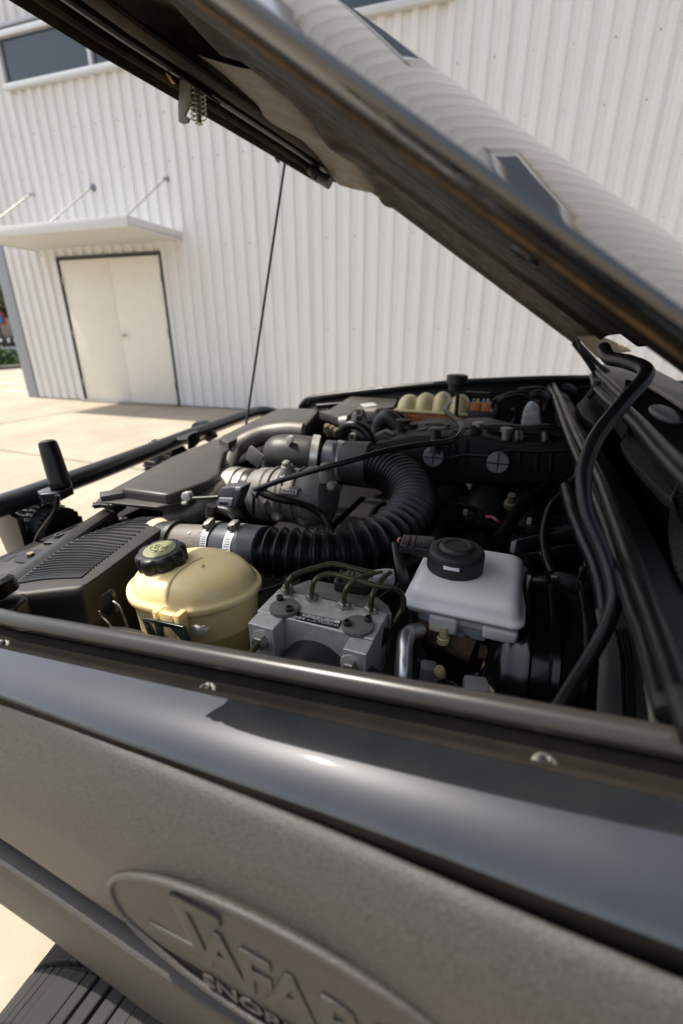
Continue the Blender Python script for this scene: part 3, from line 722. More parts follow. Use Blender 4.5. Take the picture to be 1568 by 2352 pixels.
for pts in (((.004, .002), (.0105, .001), (.008, .0075), (.004, .002)), ((-.008, -.001), (-.003, -.001), (-.0035, .004), (-.0075, .004), (-.008, -.001)), ((.001, -.008), (.006, -.0075), (.010, -.004)), ((-.001, -.011), (.007, -.0105))):
    sweep(bm, [cd(a, b) for a, b in pts], .00042, 6)
for k in range(5):
    a = R(72 * k); sweep(bm, [cd(.000, -.0065), cd(.0024 * math.cos(a), -.0065 + .0024 * math.sin(a))], .0004, 5)
from_bm(bm, 'cap_symbols', cap_ink, cap)
# bracket clipped on the tank, pale lugs and torn sticker
yb = .322
def fb(q, y=yb): return P(B1(*q), y=y)
for q in (((205, 632), (300, 650), (470, 688), (478, 712), (400, 700), (232, 655)), ((205, 632), (240, 648), (300, 770), (330, 900), (290, 900), (258, 770)), ((282, 665), (325, 672), (345, 780), (352, 900), (318, 900), (312, 780)), ((385, 690), (478, 700), (520, 800), (545, 900), (470, 900), (462, 780)), ((300, 765), (470, 800), (475, 835), (310, 800))):
    br = prism('bracket' if q[1] == (300, 650) else 'bracket_leg', [fb(a) for a in q], (0, .004, 0), greenblack, car if q[1] == (300, 650) else br0, bev=.0008, label='dark painted bracket clipped to the coolant tank' if q[1] == (300, 650) else None)
    if q[1] == (300, 650): br0 = br
for (x0, y0, x1, y1) in ((280, 620, 318, 655), (325, 628, 412, 672), (415, 645, 455, 685)):
    a = fb((x0, y0), .326); b = fb((x1, y1), .326); c = (a + b) / 2
    box('clip_lug', c + V((0, .006, -.012)), (abs(b.x - a.x), .014, abs(a.z - b.z) + .04), yellowp, tank, .0015)
tp = [(518, 688), (545, 684), (560, 692), (585, 690), (600, 684), (612, 700), (628, 712), (622, 728), (604, 726), (612, 742), (590, 750), (572, 742), (556, 748), (525, 744)]
prism('torn_sticker', [fb(q, .3375) for q in tp], (0, .004, 0), sticker, tank, bev=.0004)

# ---------------- ABS modulator
zt = .970
bm = bmesh.new()
add_box(bm, (-.1845, .3975, zt - .035), (.0705, 0, 0), (0, .0255, 0), (0, 0, .035), .0008, 1)
add_box(bm, (-.236, .3595, zt - .045), (.016, 0, 0), (0, .0115, 0), (0, 0, .045), .0008, 1)
add_box(bm, (-.1265, .3595, zt - .045), (.0125, 0, 0), (0, .0115, 0), (0, 0, .0440), .0008, 1)
absb = from_bm(bm, 'abs_block', alu, car, 'machined aluminium brake modulator block with a barcode label', smooth=False)
prism('cast_cover', [P(A4(*q), z=zt + .002) for q in ((440, 1395), (520, 1365), (580, 1345), (640, 1352), (915, 1402), (918, 1432), (985, 1435), (1085, 1510), (1105, 1560), (1060, 1545), (700, 1460), (400, 1405))], (0, 0, -.06), castalu, absb, bev=.0015)
bm = bmesh.new(); mc = V((-.1815, 0, zt - .063)); mc.y = .3725
add_lathe(bm, mc, (0, -1, -.02), [(0, .0415), (.004, .0415), (.03, .0405), (.085, .0385), (.09, .034), (.09, .001)], 48)
from_bm(bm, 'pump_motor', mat('satin_black_motor', (.018, .018, .019), .38), absb)
FIT = ((438, 1432), (595, 1472), (803, 1522), (972, 1553))
fits = []
for i, q in enumerate(FIT):
    c = P(A4(*q), z=zt)
    rg = lathe('port_ring', c, ZV, [(0, .0118), (.0005, .0118), (.0006, .0108), (.0002, .0104), (.0002, .001)], alu, absb, 28)
    hexnut('pipe_nut', c + V((0, 0, .0002)), ZV, .0078, .0085, zinc, absb); lathe('nut_collar', c + V((0, 0, .008)), ZV, [(0, .0058), (.003, .0055), (.0032, .003)], zinc, absb, 16)
for q, bolts in (((422, 1520), ((392, 1468), (450, 1538))), ((888, 1635), ((820, 1628), (955, 1602)))):
    c = P(A4(*q), z=zt + .003)
    dk = lathe('valve_disc', c - V((0, 0, .0035)), ZV, [(0, .0175), (.003, .0178), (.0045, .0172), (.005, .016), (.005, .001)], castalu, absb, 40)
    for b in bolts:
        p_ = P(A4(*b), z=zt + .005)
        lathe('socket_bolt', p_ - V((0, 0, .004)), ZV, [(0, .0044), (.0078, .0044), (.0083, .004), (.0083, .0024), (.005, .0022)], darkbolt, absb, 16)
def lp(x, y, h=.0006):   # point on the label, x,y in 0..1 of its corners
    a, b, c_, d_ = [P(A4(*q), z=zt + h) for q in ((488, 1595), (765, 1657), (792, 1605), (507, 1550))]
    return (a.lerp(b, x)).lerp(d_.lerp(c_, x), y)
lab = prism('barcode_label', [lp(0, 0), lp(1, 0), lp(1, 1), lp(0, 1)], (0, 0, -.0005), print_and_hole_black, absb)
ux = (lp(0, .5) - lp(1, .5)); uy = (lp(.5, 0) - lp(.5, 1)); LW = ux.length; LH = uy.length
def lab_text(t, x, y, s, sx=1.): text_mesh('label_text', t, lp(x, y, .0008), ux, uy, s, label_white, lab, ext=.00005, scale_x=sx)
lab_text('WABCO', .97, .46, LH * .38, 1.15); lab_text('ABS', .22, .42, LH * .40, 1.2)
lab_text('003 2003', .47, .30, LH * .2); lab_text('478 407 020 0', .62, .55, LH * .15)
rnd = random.Random(8); bm = bmesh.new(); x = .12
while x < .82:
    wd = rnd.choice([.005, .008, .013, .018]); q = [lp(x, .55, .0008), lp(x + wd, .55, .0008), lp(x + wd, .93, .0008), lp(x, .93, .0008)]
    bm.faces.new([bm.verts.new(p) for p in q]); x += wd + rnd.choice([.006, .009, .014])
q = [lp(.84, .6, .0008), lp(.96, .6, .0008), lp(.96, .93, .0008), lp(.84, .93, .0008)]; bm.faces.new([bm.verts.new(p) for p in q])
from_bm(bm, 'barcode_bars', label_white, lab, smooth=False)
# brake pipes
def pipe(name, lst, r, m, parent, f=A4, seg=12, label=None, n=8): return tube(name, PZ(lst, f), r, m, parent, seg, n, label)
PR = .0031
pipe('brake_pipe', [(438, 1425, .975), (437, 1388, .990), (452, 1345, 1.0), (490, 1310, 1.004), (570, 1283, 1.006), (700, 1248, 1.008), (780, 1252, 1.007), (900, 1283, 1.003), (1010, 1305, 1.0), (1060, 1310, .998)], PR, olive, absb)
pipe('brake_pipe', [(595, 1462, .975), (597, 1400, .990), (615, 1350, 1.0), (660, 1318, 1.004), (730, 1310, 1.005), (870, 1345, 1.003), (1020, 1385, 1.0), (1110, 1398, .998), (1160, 1430, .99), (1182, 1480, .98), (1165, 1540, .968), (1110, 1620, .955), (1070, 1670, .94)], PR, olive, absb)
pipe('brake_pipe', [(803, 1512, .975), (800, 1460, .985), (815, 1405, .996), (850, 1362, 1.002), (900, 1335, 1.004), (980, 1312, 1.003), (1040, 1302, 1.002)], PR, olive, absb)
pipe('brake_pipe', [(972, 1545, .975), (973, 1490, .985), (985, 1430, .995), (1020, 1370, 1.0), (1060, 1325, 1.003), (1095, 1300, 1.003)], PR, olive, absb)
pc = prism('pipe_clip', [P(A4(*q), z=1.003) for q in ((975, 1282), (1060, 1270), (1120, 1275), (1125, 1318), (1108, 1330), (1000, 1328), (955, 1310))], (0, 0, -.012), greyp, car, bev=.0015, label='grey plastic clip holding the brake pipes')
prism('clip_block', [P(A4(*q), z=.985) for q in ((770, 1290), (870, 1285), (960, 1320), (955, 1390), (740, 1360), (735, 1342))], (0, 0, -.02), blackp, car, bev=.002)
for a, b in (((785, 1292), (765, 1345)), ((830, 1290), (830, 1330)), ((862, 1296), (850, 1340))):
    tube('clip_rib', [P(A4(*a), z=.988), P(A4(*b), z=.988)], .0022, blackp, pc, 8)
# side unions on the front faces of the arms
for q, e, face in ((B1(972, 770), B1(868, 915), .348), (B2(165, 1050), B2(118, 1160), .348)):
    c = P(q, y=face - .001); 
    un = lathe('union_boss', c + V((0, .0015, 0)), -YV, [(0, .0125), (.0012, .012), (.0016, .0098)], alu, absb, 28)
    hexnut('union_nut', c, -YV, .0088, .009, zinc, absb)
    p1 = P(e, y=face - .035); p2 = c + V((0, -.012, 0))
    tube('brake_pipe', [c, p2, p2.lerp(p1, .5) + V((0, -.004, 0)), p1, p1 + (p1 - p2) * .8], PR * 1.15, olive, absb, 10)

# ---------------- brake fluid reservoir
RX0, RX1, RY0, RY1, RZ = -.106, .030, .458, .612, .985
def rrect(x0, x1, y0, y1, r, z, n=6):
    out = []
    for cx, cy, a0 in ((x1 - r, y1 - r, 0), (x0 + r, y1 - r, 90), (x0 + r, y0 + r, 180), (x1 - r, y0 + r, 270)):
        for k in range(n + 1):
            a = R(a0 + 90 * k / n); out.append(V((cx + r * math.cos(a), cy + r * math.sin(a), z)))
    return out
def rr_in(i, z, r=.012): return rrect(RX0 + i, RX1 - i, RY0 + i, RY1 - i, max(.004, r), z)
bm = bmesh.new()
add_rings(bm, [rr_in(.006, .9605, .010), rr_in(-.001, .9605, .014), rr_in(-.0022, .9625, .015), rr_in(-.0018, .9652, .015), rr_in(.001, .9668, .013), rr_in(.0035, .9685, .012), rr_in(.0050, .9745, .012), rr_in(.0068, .9792, .012), rr_in(.0100, .9826, .012), rr_in(.0145, .9845, .010), rr_in(.020, .9852, .008), rr_in(.034, .9856, .006)])
resv = from_bm(bm, 'brake_fluid_reservoir', whitep, car, 'white plastic brake fluid reservoir with a black cap', ang=60)
bm = bmesh.new()
def lowb(pts, z0, z1, bv=.004): add_prism(bm, [V((x, y, z0)) for x, y in pts], (0, 0, z1 - z0), bv, taper=.95)
lowb([(RX0 + .002, RY0 + .003), (RX1 - .002, RY0 + .003), (RX1 - .002, RY1 - .004), (RX0 + .002, RY1 - .004)], .9615, .951)
lowb([(-.012, RY0 + .004), (RX1 - .003, RY0 + .004), (RX1 - .003, RY1 - .01), (-.012, RY1 - .01)], .952, .934)
lowb([(-.075, RY0 + .006), (-.040, RY0 + .006), (-.040, RY1 - .02), (-.075, RY1 - .02)], .952, .927)
lowb([(-.05, RY0 + .012), (.0, RY0 + .012), (.0, RY1 - .02), (-.05, RY1 - .02)], .952, .938)
from_bm(bm, 'reservoir_body', whitep, resv)
bm = bmesh.new()
for q, z0 in ((((650, 660), (760, 700), (760, 760), (655, 715)), .945), (((755, 770), (985, 800), (975, 858), (830, 830)), .93), (((870, 760), (1142, 785), (1130, 882), (1040, 868), (1000, 838), (880, 800)), .93)):
    pts = [P(B2(*a), y=RY0 + .018) for a in q]; add_prism(bm, pts, (0, .05, 0), .002)
from_bm(bm, 'reservoir_foot', mat('grey_white_plastic', (.35, .37, .40), .4, sss=.3), resv)
lathe('outlet_spigot', P(B2(838, 765), y=RY0 + .012), -ZV, [(0, .0062), (.016, .006), (.017, .0078), (.024, .0078), (.025, .004)], paley, resv, 20)
kc = P(B2(925, 205), z=1.014)
bm = bmesh.new()
add_lathe(bm, kc - V((0, 0, .0285)), ZV, [(0, .0335), (.0005, .0352), (.018, .0352), (.0235, .0350), (.0262, .0338), (.0278, .0315), (.0285, .028), (.0287, .022), (.0305, .0205), (.0320, .0200), (.0330, .0188), (.0332, .0150), (.0322, .0140), (.0322, .001)], 64)
rc = from_bm(bm, 'reservoir_cap', blackp_rough, resv, 'round black cap of the brake fluid reservoir')
lathe('level_window', P(B2(918, 312), y=kc.y - .0352) if False else kc + V((-.001, -.0349, -.014)), -YV, [(0, .001)], whitep, resv, 4) if False else box('cap_label', kc + V((.0, -.0345, -.0125)), (.019, .002, .0045), whitep, resv, .0004)
# raised letters round the cap rim
word = 'USE ONLY DOT 4 BRAKE FLUID FROM A SEALED CONTAINER  CLEAN CAP BEFORE REMOVING  '
bm = bmesh.new()
for i, ch in enumerate(word):
    if ch == ' ': continue
    a = R(-90 + 360 * (i + .5) / len(word)); rr_ = .0252
    c = kc + V((rr_ * math.cos(a), rr_ * math.sin(a), .0004))
    t = text_mesh('t', ch, c, V((-math.sin(a), math.cos(a), 0)), V((-math.cos(a), -math.sin(a), 0)), .0032, blackp, None, ext=.0004, align='CENTER')
    bm.from_mesh(t.data); me = t.data; bpy.data.objects.remove(t); bpy.data.meshes.remove(me)
from_bm(bm, 'cap_lettering', blackp, rc, smooth=False)
for t_, x_, z_, s__ in (('MAX', -.072, .9445, .0055), ('MIN', -.072, .9315, .0055)):
    text_mesh('moulded_text', t_, (x_, RY0 + .0042, z_), XV, ZV, s__, whitep, resv, ext=.0005)
# level sensor connector on the cap
zc_ = 1.011
cn = prism('sensor_connector', [P(B2(*q), z=zc_) for q in ((540, 108), (775, 122), (752, 225), (515, 178))], (0, 0, -.013), blackp, resv, bev=.0022, label='black plug on the side of the reservoir cap')
for q in (((585, 112), (600, 112), (575, 190), (560, 188)), ((625, 112), (640, 112), (618, 200), (603, 198)), ((690, 125), (765, 130), (750, 205), (680, 195))):
    prism('plug_rib', [P(B2(*a), z=zc_ + .0015) for a in q], (0, 0, -.002), blackp, cn, bev=.0005)
tube('pink_lead', PZ([(522, 135, 1.008), (505, 150, 1.004), (506, 185, .998)], B2), .0016, pink, resv, 8)
tube('cable_tie_strap', PZ([(495, 170, 1.0), (515, 300, .985), (545, 430, .965), (600, 640, .92), (700, 860, .88), (760, 1050, .84)], B2), .0055, blackp, car, 8, flat=(1.3, .5))

# ---------------- master cylinder and fittings below the reservoir
mcl = tube('master_cylinder', [P(B2(620, 700), y=.50), P(B2(800, 800), y=.495), P(B2(1050, 915), y=.49)], .022, rust, car, 24, label='rusty brake master cylinder under the reservoir')
c0 = P(B2(1085, 945), y=.475); c1 = P(B2(1170, 972), y=.475)
bm = bmesh.new(); dd = (c1 - c0); n_ = 14
add_lathe(bm, c0, dd, [(dd.length * k / n_, .0092 if k % 2 else .0080) for k in range(n_ + 1)], 20); from_bm(bm, 'threaded_stud', rust, mcl)
hexnut('hex_nut', c1, dd, .0125, .011, steel, mcl)
tube('yellow_tag', [P(B2(1120, 1080), y=.465), P(B2(1140, 1030), y=.465)], .004, yelf, mcl, 6)
prism('mount_block', [P(B2(*q), y=.50) for q in ((690, 900), (1080, 1000), (1120, 1180), (960, 1230), (760, 1150), (690, 1060))], (0, .08, 0), iron, mcl, bev=.006)
pip = tube('coolant_pipe', [P(B2(590, 800), y=.435) + V((.006, .02, -.012)), P(B2(583, 822), y=.425), P(B2(555, 880), y=.41), P(B2(545, 1000), y=.395), P(B2(540, 1130), y=.38), P(B2(535, 1260), y=.372)], .0095, mat('brushed_aluminium_pipe', (.55, .56, .58), .33, .9, dust=.15), car, 24, label='silver aluminium pipe rising beside the reservoir')
tube('rubber_hose', PZ([(420, 780, .955), (385, 850, .945), (310, 950, .93), (268, 1030, .925), (275, 1080, .93), (330, 1130, .94), (440, 1180, .955), (560, 1215, .97), (700, 1260, .985), (830, 1310, .995)], B2), .0078, rubber, car, 16, label='black hose curling beside the aluminium block')
# odds and ends in the dark gap
rnd = random.Random(5)
for lst, r in (([(650, 1010, .86), (720, 1100, .86), (760, 1180, .86), (820, 1150, .87), (900, 1170, .86), (960, 1260, .85)], .003), ([(740, 1250, .9), (770, 1190, .9), (850, 1165, .9), (930, 1200, .9), (960, 1260, .88)], .0028), ([(600, 640, .95), (650, 800, .92), (720, 1000, .88), (770, 1150, .84)], .005), ([(1200, 1000, .88), (1170, 1070, .88), (1080, 1110, .88), (1040, 1140, .87), (1100, 1180, .86), (1100, 1300, .84)], .0035), ([(950, 960, .88), (940, 1080, .86), (930, 1200, .84)], .006)):
    tube('loom', PZ(lst, B2), r, rubber, car, 8)
for q, s_, m_ in (((1050, 1290), (.028, .025, .05), greyp), ((1140, 1300), (.014, .02, .045), cream), ((720, 1110), (.02, .02, .03), greyp), ((800, 1120), (.016, .02, .012), paley)):
    box('connector', P(B2(*q), z=.87), s_, m_, car, .004, rz=.2)
lathe('plug_cap', P(B2(800, 1110), z=.885), ZV, [(0, .007), (.006, .007), (.01, .004)], paley, car, 14)

# ---------------- brake booster
bx = .0
prof = [(-.022, .02), (-.020, .060), (-.016, .085), (-.008, .102), (.000, .110), (.006, .1145), (.012, .1160), (.022, .1170), (.025, .1205), (.031, .1212), (.034, .1180), (.050, .1190), (.053, .1240), (.060, .1250), (.064, .1205), (.082, .1210), (.085, .1262), (.092, .1265), (.096, .1215), (.110, .1210), (.120, .118), (.136, .100), (.146, .070), (.146, .01)]
boo = lathe('brake_booster', (.004, .548, .832), (1, .05, 0), [(a * 1.05, b * 1.17) for a, b in prof], gloss_black, car, 96, 'large glossy black ribbed brake booster drum', ang=50)
lathe('clutch_bottle', P(B3(585, 470), z=.985) - V((-.004, -.02, .052)), ZV, [(0, .018), (.036, .018), (.04, .016), (.042, .010), (.043, .001)], mat('blue_grey_plastic', (.035, .042, .046), .4, dust=.3, dcol=(.25, .2, .1)), car, 32, 'small grey canister behind the booster')

# ---------------- convoluted intake hose
def conv(name, pts, rads, pitch, depth, m, parent, seg=40, label=None, sharp=1.):
    path = resample(smooth_path(pts, 24), pitch / 8)
    n = len(path); rr_ = []
    for i in range(n):
        t = i / (n - 1) * (len(rads) - 1); k = min(int(t), len(rads) - 2); base = rads[k] + (rads[k + 1] - rads[k]) * (t - k)
        ph = (i % 8) / 8
        f = {0: 0, 1: .0, 2: .55, 3: 1., 4: 1.0, 5: .62, 6: .5, 7: .2}[i % 8]
        rr_.append(base - depth * (1 - f))
    bm = bmesh.new(); sweep(bm, path, rr_, seg); return from_bm(bm, name, m, parent, label, ang=50)
hp_ = [P(A4(180, 1165), y=.545), P(A4(330, 1172), y=.548), P(A4(600, 1188), y=.560), P(A4(850, 1165), y=.585), P(A4(1050, 1100), y=.63), P(A4(1190, 990), y=.70), P(A4(1245, 860), y=.79), P(A4(1200, 730), y=.88), P(A4(1100, 650), y=.945), P(A4(1000, 615), y=.985), P(A4(940, 600), y=.995)]
ih = conv('intake_hose', hp_, [.040, .0415, .043, .0445, .0455, .047,   .0480, .0480, .0475, .047, .046], .0185, .0100, rubber, car, 56, 'large black convoluted air intake hose looping through the bay')
def seg_pipe(name, pa_, pb_, ra, rb, m, parent, label=None, seg=48, bulge=0):
    d = pb_ - pa_; L = d.length
    return lathe(name, pa_, d, [(0, ra * .96), (L * .02, ra), (L * .5, (ra + rb) / 2 + bulge), (L * .98, rb), (L, rb * .96)], m, parent, seg, label)
# near chain: air flow sensor -> couplers -> hose
qa, qb, qc, qd, qe, qf = [P(A3(*q), y=y) for q, y in (((1045, 1100), .545), ((1130, 1105), .545), ((1378, 1120), .545), ((1500, 1130), .545), ((1600, 1145), .546), ((1690, 1160), .546))]
seg_pipe('cream_gasket', P(A3(1005, 1085), y=.55), qa, .038, .036, cream, ih)
seg_pipe('sensor_seal', qa, qb, .0355, .0345, blackp, ih); seg_pipe('sensor_seal_ring', qb - V((.006, 0, 0)), qb + V((.002, 0, 0)), .038, .038, blackp, ih)
sen = seg_pipe('air_flow_sensor', qb, qc, .0315, .0315, sensorp, car, 'grey brown air flow sensor tube with moulded lettering')
dS = (qc - qb).normalized()
def on_sen(px, s_=.0318):   # point on the tube surface seen at px
    d = ray(px).normalized(); o = CAM - qb; oo = o - dS * o.dot(dS); dd_ = d - dS * d.dot(dS)
    A_ = dd_.dot(dd_); B_ = 2 * oo.dot(dd_); C_ = oo.dot(oo) - s_ * s_; disc = max(0, B_ * B_ - 4 * A_ * C_)
    return CAM + d * ((-B_ - math.sqrt(disc)) / (2 * A_))
def sen_text(t, q, size, sx=1.):
    c = on_sen(A3(*q)); nrm = (c - qb); nrm = (nrm - dS * nrm.dot(dS)).normalized()
    text_mesh('moulded_text', t, c, dS, nrm.cross(dS), size, embz, sen, ext=.0002, scale_x=sx)
sen_text('BOSCH', (1250, 1056), .0085, 1.2); sen_text('Durchflu\u00df', (1178, 1082), .0055); sen_text('0 280 218 010', (1210, 1104), .0058)
sen_text('\u2192', (1255, 1085), .009, 1.4); sen_text('Made in Germany', (1165, 1160), .0042)
rc_ = on_sen(A3(1205, 1045)); lathe('moulded_ring', rc_, rc_ - (qb + dS * (rc_ - qb).dot(dS)), [(0, .0032), (.0006, .0032), (.0006, .0024), (.0002, .0022)], embz, sen, 16)
cp = seg_pipe('rubber_coupler', qc - dS * .004, qf, .0355, .0395, coupler_m, ih, bulge=.001)
def clamp(px_a, c, d, r, wd, parent, screw=True, sa=60):
    d = d.normalized()
    cl = lathe('hose_clamp', c - d * wd / 2, d, [(0, r), (.0004, r + .0012), (wd - .0004, r + .0012), (wd, r), (wd / 2, r - .001)], steel, parent, 56)
    u, v = frame_of(d)
    if v.z < 0: v = -v
    nrm = (v * math.cos(R(sa)) + (-u if u.y > 0 else u) * math.sin(R(sa))).normalized() if False else (ZV * math.cos(R(sa)) - YV * math.sin(R(sa)))
    nrm = (nrm - d * nrm.dot(d)).normalized(); tg = d.cross(nrm).normalized()
    bm = bmesh.new()
    for k in range(14):
        a = R(10 + k * 5.2); nn = nrm * math.cos(a) - (tg if tg.z > 0 else -tg) * math.sin(a)
        tt = d.cross(nn).normalized()
        add_box(bm, c + nn * (r + .0013), d * wd * .34, tt * .0006, nn * .0003)
    o_ = from_bm(bm, 'band_slots', print_and_hole_black, cl, smooth=False); o_['kind'] = 'stuff'
    bm = bmesh.new(); hc = c + nrm * (r + .0055)
    add_box(bm, hc, d * wd * .42, tg * .0085, nrm * .0045, .001)
    from_bm(bm, 'clamp_housing', zinc, cl)
    tdir = tg if tg.y < 0 else -tg
    sc_ = lathe('clamp_screw', hc - tdir * .008, tdir, [(0, .003), (.016, .003), (.016, .0052), (.0215, .0052), (.0215, .0035), (.0195, .003)], zinc, cl, 6)
    return cl
clamp(None, P(A3(1392, 1120), y=.545), dS, .0372, .0125, ih, sa=12)
clamp(None, P(A4(150, 1152), y=.546), dS, .0408, .0150, ih, sa=8)
bm = bmesh.new(); a_ = P(A4(150, 1155), y=.546); b_ = P(A4(215, 1165), y=.546)
add_lathe(bm, a_, b_ - a_, [(0, .0385), (.004, .0395), (.018, .0400), (.024, .039)], 56); from_bm(bm, 'hose_cuff', rubber, ih)
# far chain: bellows elbow, couplers, cuff
e = [P(A4(*q), y=y) for q, y in (((905, 600), .995), ((800, 590), .995), ((770, 585), .995), ((700, 575), .99), ((640, 560), .985), ((600, 555), .98), ((480, 530), .97), ((410, 530), .96), ((365, 550), .945), ((350, 600), .92))]
seg_pipe('hose_cuff', e[1], e[0] + (e[0] - e[1]) * .6, .049, .052, rubber_grey, ih)
seg_pipe('rubber_coupler', e[3] - (e[2] - e[3]) * .3, e[1], .0455, .0465, coupler_m, ih)
ea = e[4] + (e[4] - e[5]) * .2; eb_ = P(A4(292, 545), y=.955); EL = (eb_ - ea).length
elb = lathe('intake_elbow', ea, eb_ - ea, [(0, .044), (.003, .0475), (EL * .2, .0490), (EL * .45, .0515), (EL * .62, .0515), (EL * .76, .0490), (EL * .87, .0430), (EL * .95, .0320), (EL * .99, .0180), (EL, .004)], rubber_grey, car, 48, 'fat dusty grey rubber elbow joining the intake hose', ang=60)
tube('elbow_drop', [ea.lerp(eb_, .70), ea.lerp(eb_, .78) + V((0, .01, -.04)), ea.lerp(eb_, .80) + V((0, .02, -.10))], .044, rubber_grey, elb, 36)
prism('dust_patch', [P(A4(*q), y=ea.y - .055) for q in ((428, 440), (445, 428), (466, 436), (470, 455), (455, 482), (445, 492), (432, 468))], (0, .012, 0), sticker, elb, bev=.0004)
for cq, rd, wd in ((e[5] + (e[4] - e[5]) * .4, .0505, .018), (e[2], .0475, .017)):
    lathe('band_clamp', cq - (e[4] - e[5]).normalized() * wd / 2, e[4] - e[5], [(0, rd), (.0004, rd + .0012), (wd - .0004, rd + .0012), (wd, rd)], steel, ih, 56)
prism('dust_patch', [P(A4(*q), y=.935) for q in ((428, 440), (445, 428), (466, 436), (470, 455), (452, 462), (452, 482), (442, 490), (432, 468))], (0, .02, 0), sticker, elb, bev=.0004) if False else None

# ---------------- grey cast throttle/EGR housing
t0 = P(A4(215, 795), y=.78); t1 = P(A4(720, 815), y=.78); tdv = (t1 - t0); TL = tdv.length; td_ = tdv.normalized()
bm = bmesh.new()
add_lathe(bm, t0, tdv, [(0, .045), (.002, .050), (TL * .14, .052), (TL * .16, .056), (TL * .26, .0565), (TL * .28, .054), (TL * .42, .055), (TL * .44, .0575), (TL * .47, .0575), (TL * .49, .055), (TL * .74, .056), (TL * .76, .060), (TL * .82, .061), (TL * .88, .0595), (TL * .97, .052), (TL * 1.0, .042), (TL * 1.01, .02)], 64)
th = from_bm(bm, 'cast_housing', castalu, car, 'grey cast aluminium housing with bolted lugs', ang=28)
for q, hy in (((440, 640), .765), ((685, 655), .76)):
    c = P(A4(*q), y=hy)
    lg = lathe('bolt_lug', c - V((0, -.004, .016)), V((0, -.25, 1)), [(0, .018), (.012, .015), (.020, .0135), (.0225, .012)], castalu, th, 24)
    lathe('washer', c + V((0, -.002, .006)), V((0, -.25, 1)), [(0, .0115), (.002, .0115)], zinc, th, 20)
    hexnut('hex_bolt', c + V((0, -.0025, .008)), V((0, -.25, 1)), .0088, .009, zinc, th)
for q in (((390, 755), (515, 765), (505, 812), (385, 800)),):
    pl = prism('label_boss', [P(A4(*a), y=.722) for a in q], (0, .012, 0), castalu, th, bev=.0012)
    q2 = ((402, 764), (500, 773), (494, 803), (396, 792))
    prism('plate_label', [P(A4(*a), y=.7212) for a in q2], (0, .001, 0), label_white, th)
    bm = bmesh.new()
    for k in range(12):
        x0 = 408 + k * 7; wd_ = (2, 4, 3)[k % 3]
        bm.faces.new([bm.verts.new(P(A4(a, b + (a - 400) * .09), y=.7208)) for a, b in ((x0, 768), (x0 + wd_, 768), (x0 + wd_, 790), (x0, 790))])
    from_bm(bm, 'barcode_bars', print_and_hole_black, th, smooth=False)
bm = bmesh.new(); cq = P(A4(546, 830), y=.7235)
sweep(bm, [cq + V((.008 * math.cos(R(a)), -.0003, .0095 * math.sin(R(a)))) for a in range(0, 361, 15)], .0006, 6)
for a in (40, 130): sweep(bm, [cq + V((.008 * math.cos(R(a)), -.0003, .0095 * math.sin(R(a)))), cq - V((.008 * math.cos(R(a)), .0003, .0095 * math.sin(R(a))))], .0006, 6)
from_bm(bm, 'cast_mark', darkbolt, th)
for q, s_, hy in (((720, 760), .010, .73), ((375, 945), .014, .73), ((545, 960), .018, .74), ((300, 855), .006, .724)):
    lathe('cast_boss', P(A4(*q), y=hy) + V((0, .01, 0)), V((0, -1, .3)), [(0, s_), (.012, s_ * .9), (.016, s_ * .6), (.016, .001)], castalu, th, 20)
for k in (.34, .52, .66):
    c = t0.lerp(t1, k); bm = bmesh.new()
    sweep(bm, [c + V((0, -math.sin(R(a)) * .0575, math.cos(R(a)) * .0575)) for a in range(-30, 131, 8)], .0022, 6); from_bm(bm, 'cast_rib', castalu, th)
# left end ring clamp
d0 = -td_
lathe('ring_clamp', t0 - td_ * .050, td_, [(0, .050), (.001, .0565), (.026, .0565), (.028, .051), (.030, .0535), (.040, .0535), (.052, .050)], zinc, car, 56, 'wide silver v-band clamp on the cast housing')
lathe('rubber_collar', t0 - td_ * .006, td_, [(0, .0525), (.012, .054), (.020, .0515)], rubber, th, 48)
# metal ducts to the left
dk = tube('charge_duct', [P(A4(*q), y=y) for q, y in (((540, 400), 1.06), ((430, 395), 1.05), ((300, 415), 1.03), ((180, 462), .99), ((100, 520), .95), ((65, 600), .90), ((20, 720), .84))], .0225, ductmetal, car, 28, label='dull metal duct curving down past the radiator cover')
tube('duct_lower', [P(A4(25, 700), y=.85), P(A3(1400, 740), y=.76), P(A3(1330, 830), y=.69), P(A3(1240, 900), y=.66), P(A3(1150, 940), y=.64), P(A3(1080, 960), y=.63)], .026, ductmetal, dk, 24)
prism('duct_fin', [P(A4(*q), y=.88) for q in ((190, 505), (205, 490), (290, 560), (250, 640), (170, 575))], (0, .006, 0), castalu, dk, bev=.002)

# ---------------- MAP sensor plug, wires
pb_ = prism('plug_body', [P(A3(*q), y=.60) for q in ((1405, 760), (1480, 752), (1545, 755), (1530, 800), (1490, 905), (1380, 885), (1350, 870))], (0, .03, 0), mat('dark_grey_plug', (.05, .053, .058), .5, dust=.15), car, bev=.003, label='dark grey electrical plug on the sensor')
prism('plug_face', [P(A3(*q), y=.598) for q in ((1395, 822), (1483, 826), (1470, 880), (1370, 872))], (0, .004, 0), greyp, pb_, bev=.001)
prism('plug_window', [P(A3(*q), y=.5965) for q in ((1400, 850), (1450, 853), (1445, 868), (1395, 865))], (0, .002, 0), print_and_hole_black, pb_)
text_mesh('plug_text', '8 698 5', P(A3(1402, 836), y=.5975), P(A3(1480, 838), y=.5975) - P(A3(1400, 836), y=.5975), ZV, .005, embz, pb_, ext=.0001)
prism('plug_tab', [P(A3(*q), y=.597) for q in ((1500, 756), (1532, 757), (1530, 778), (1498, 776))], (0, .004, 0), greyp, pb_, bev=.001)
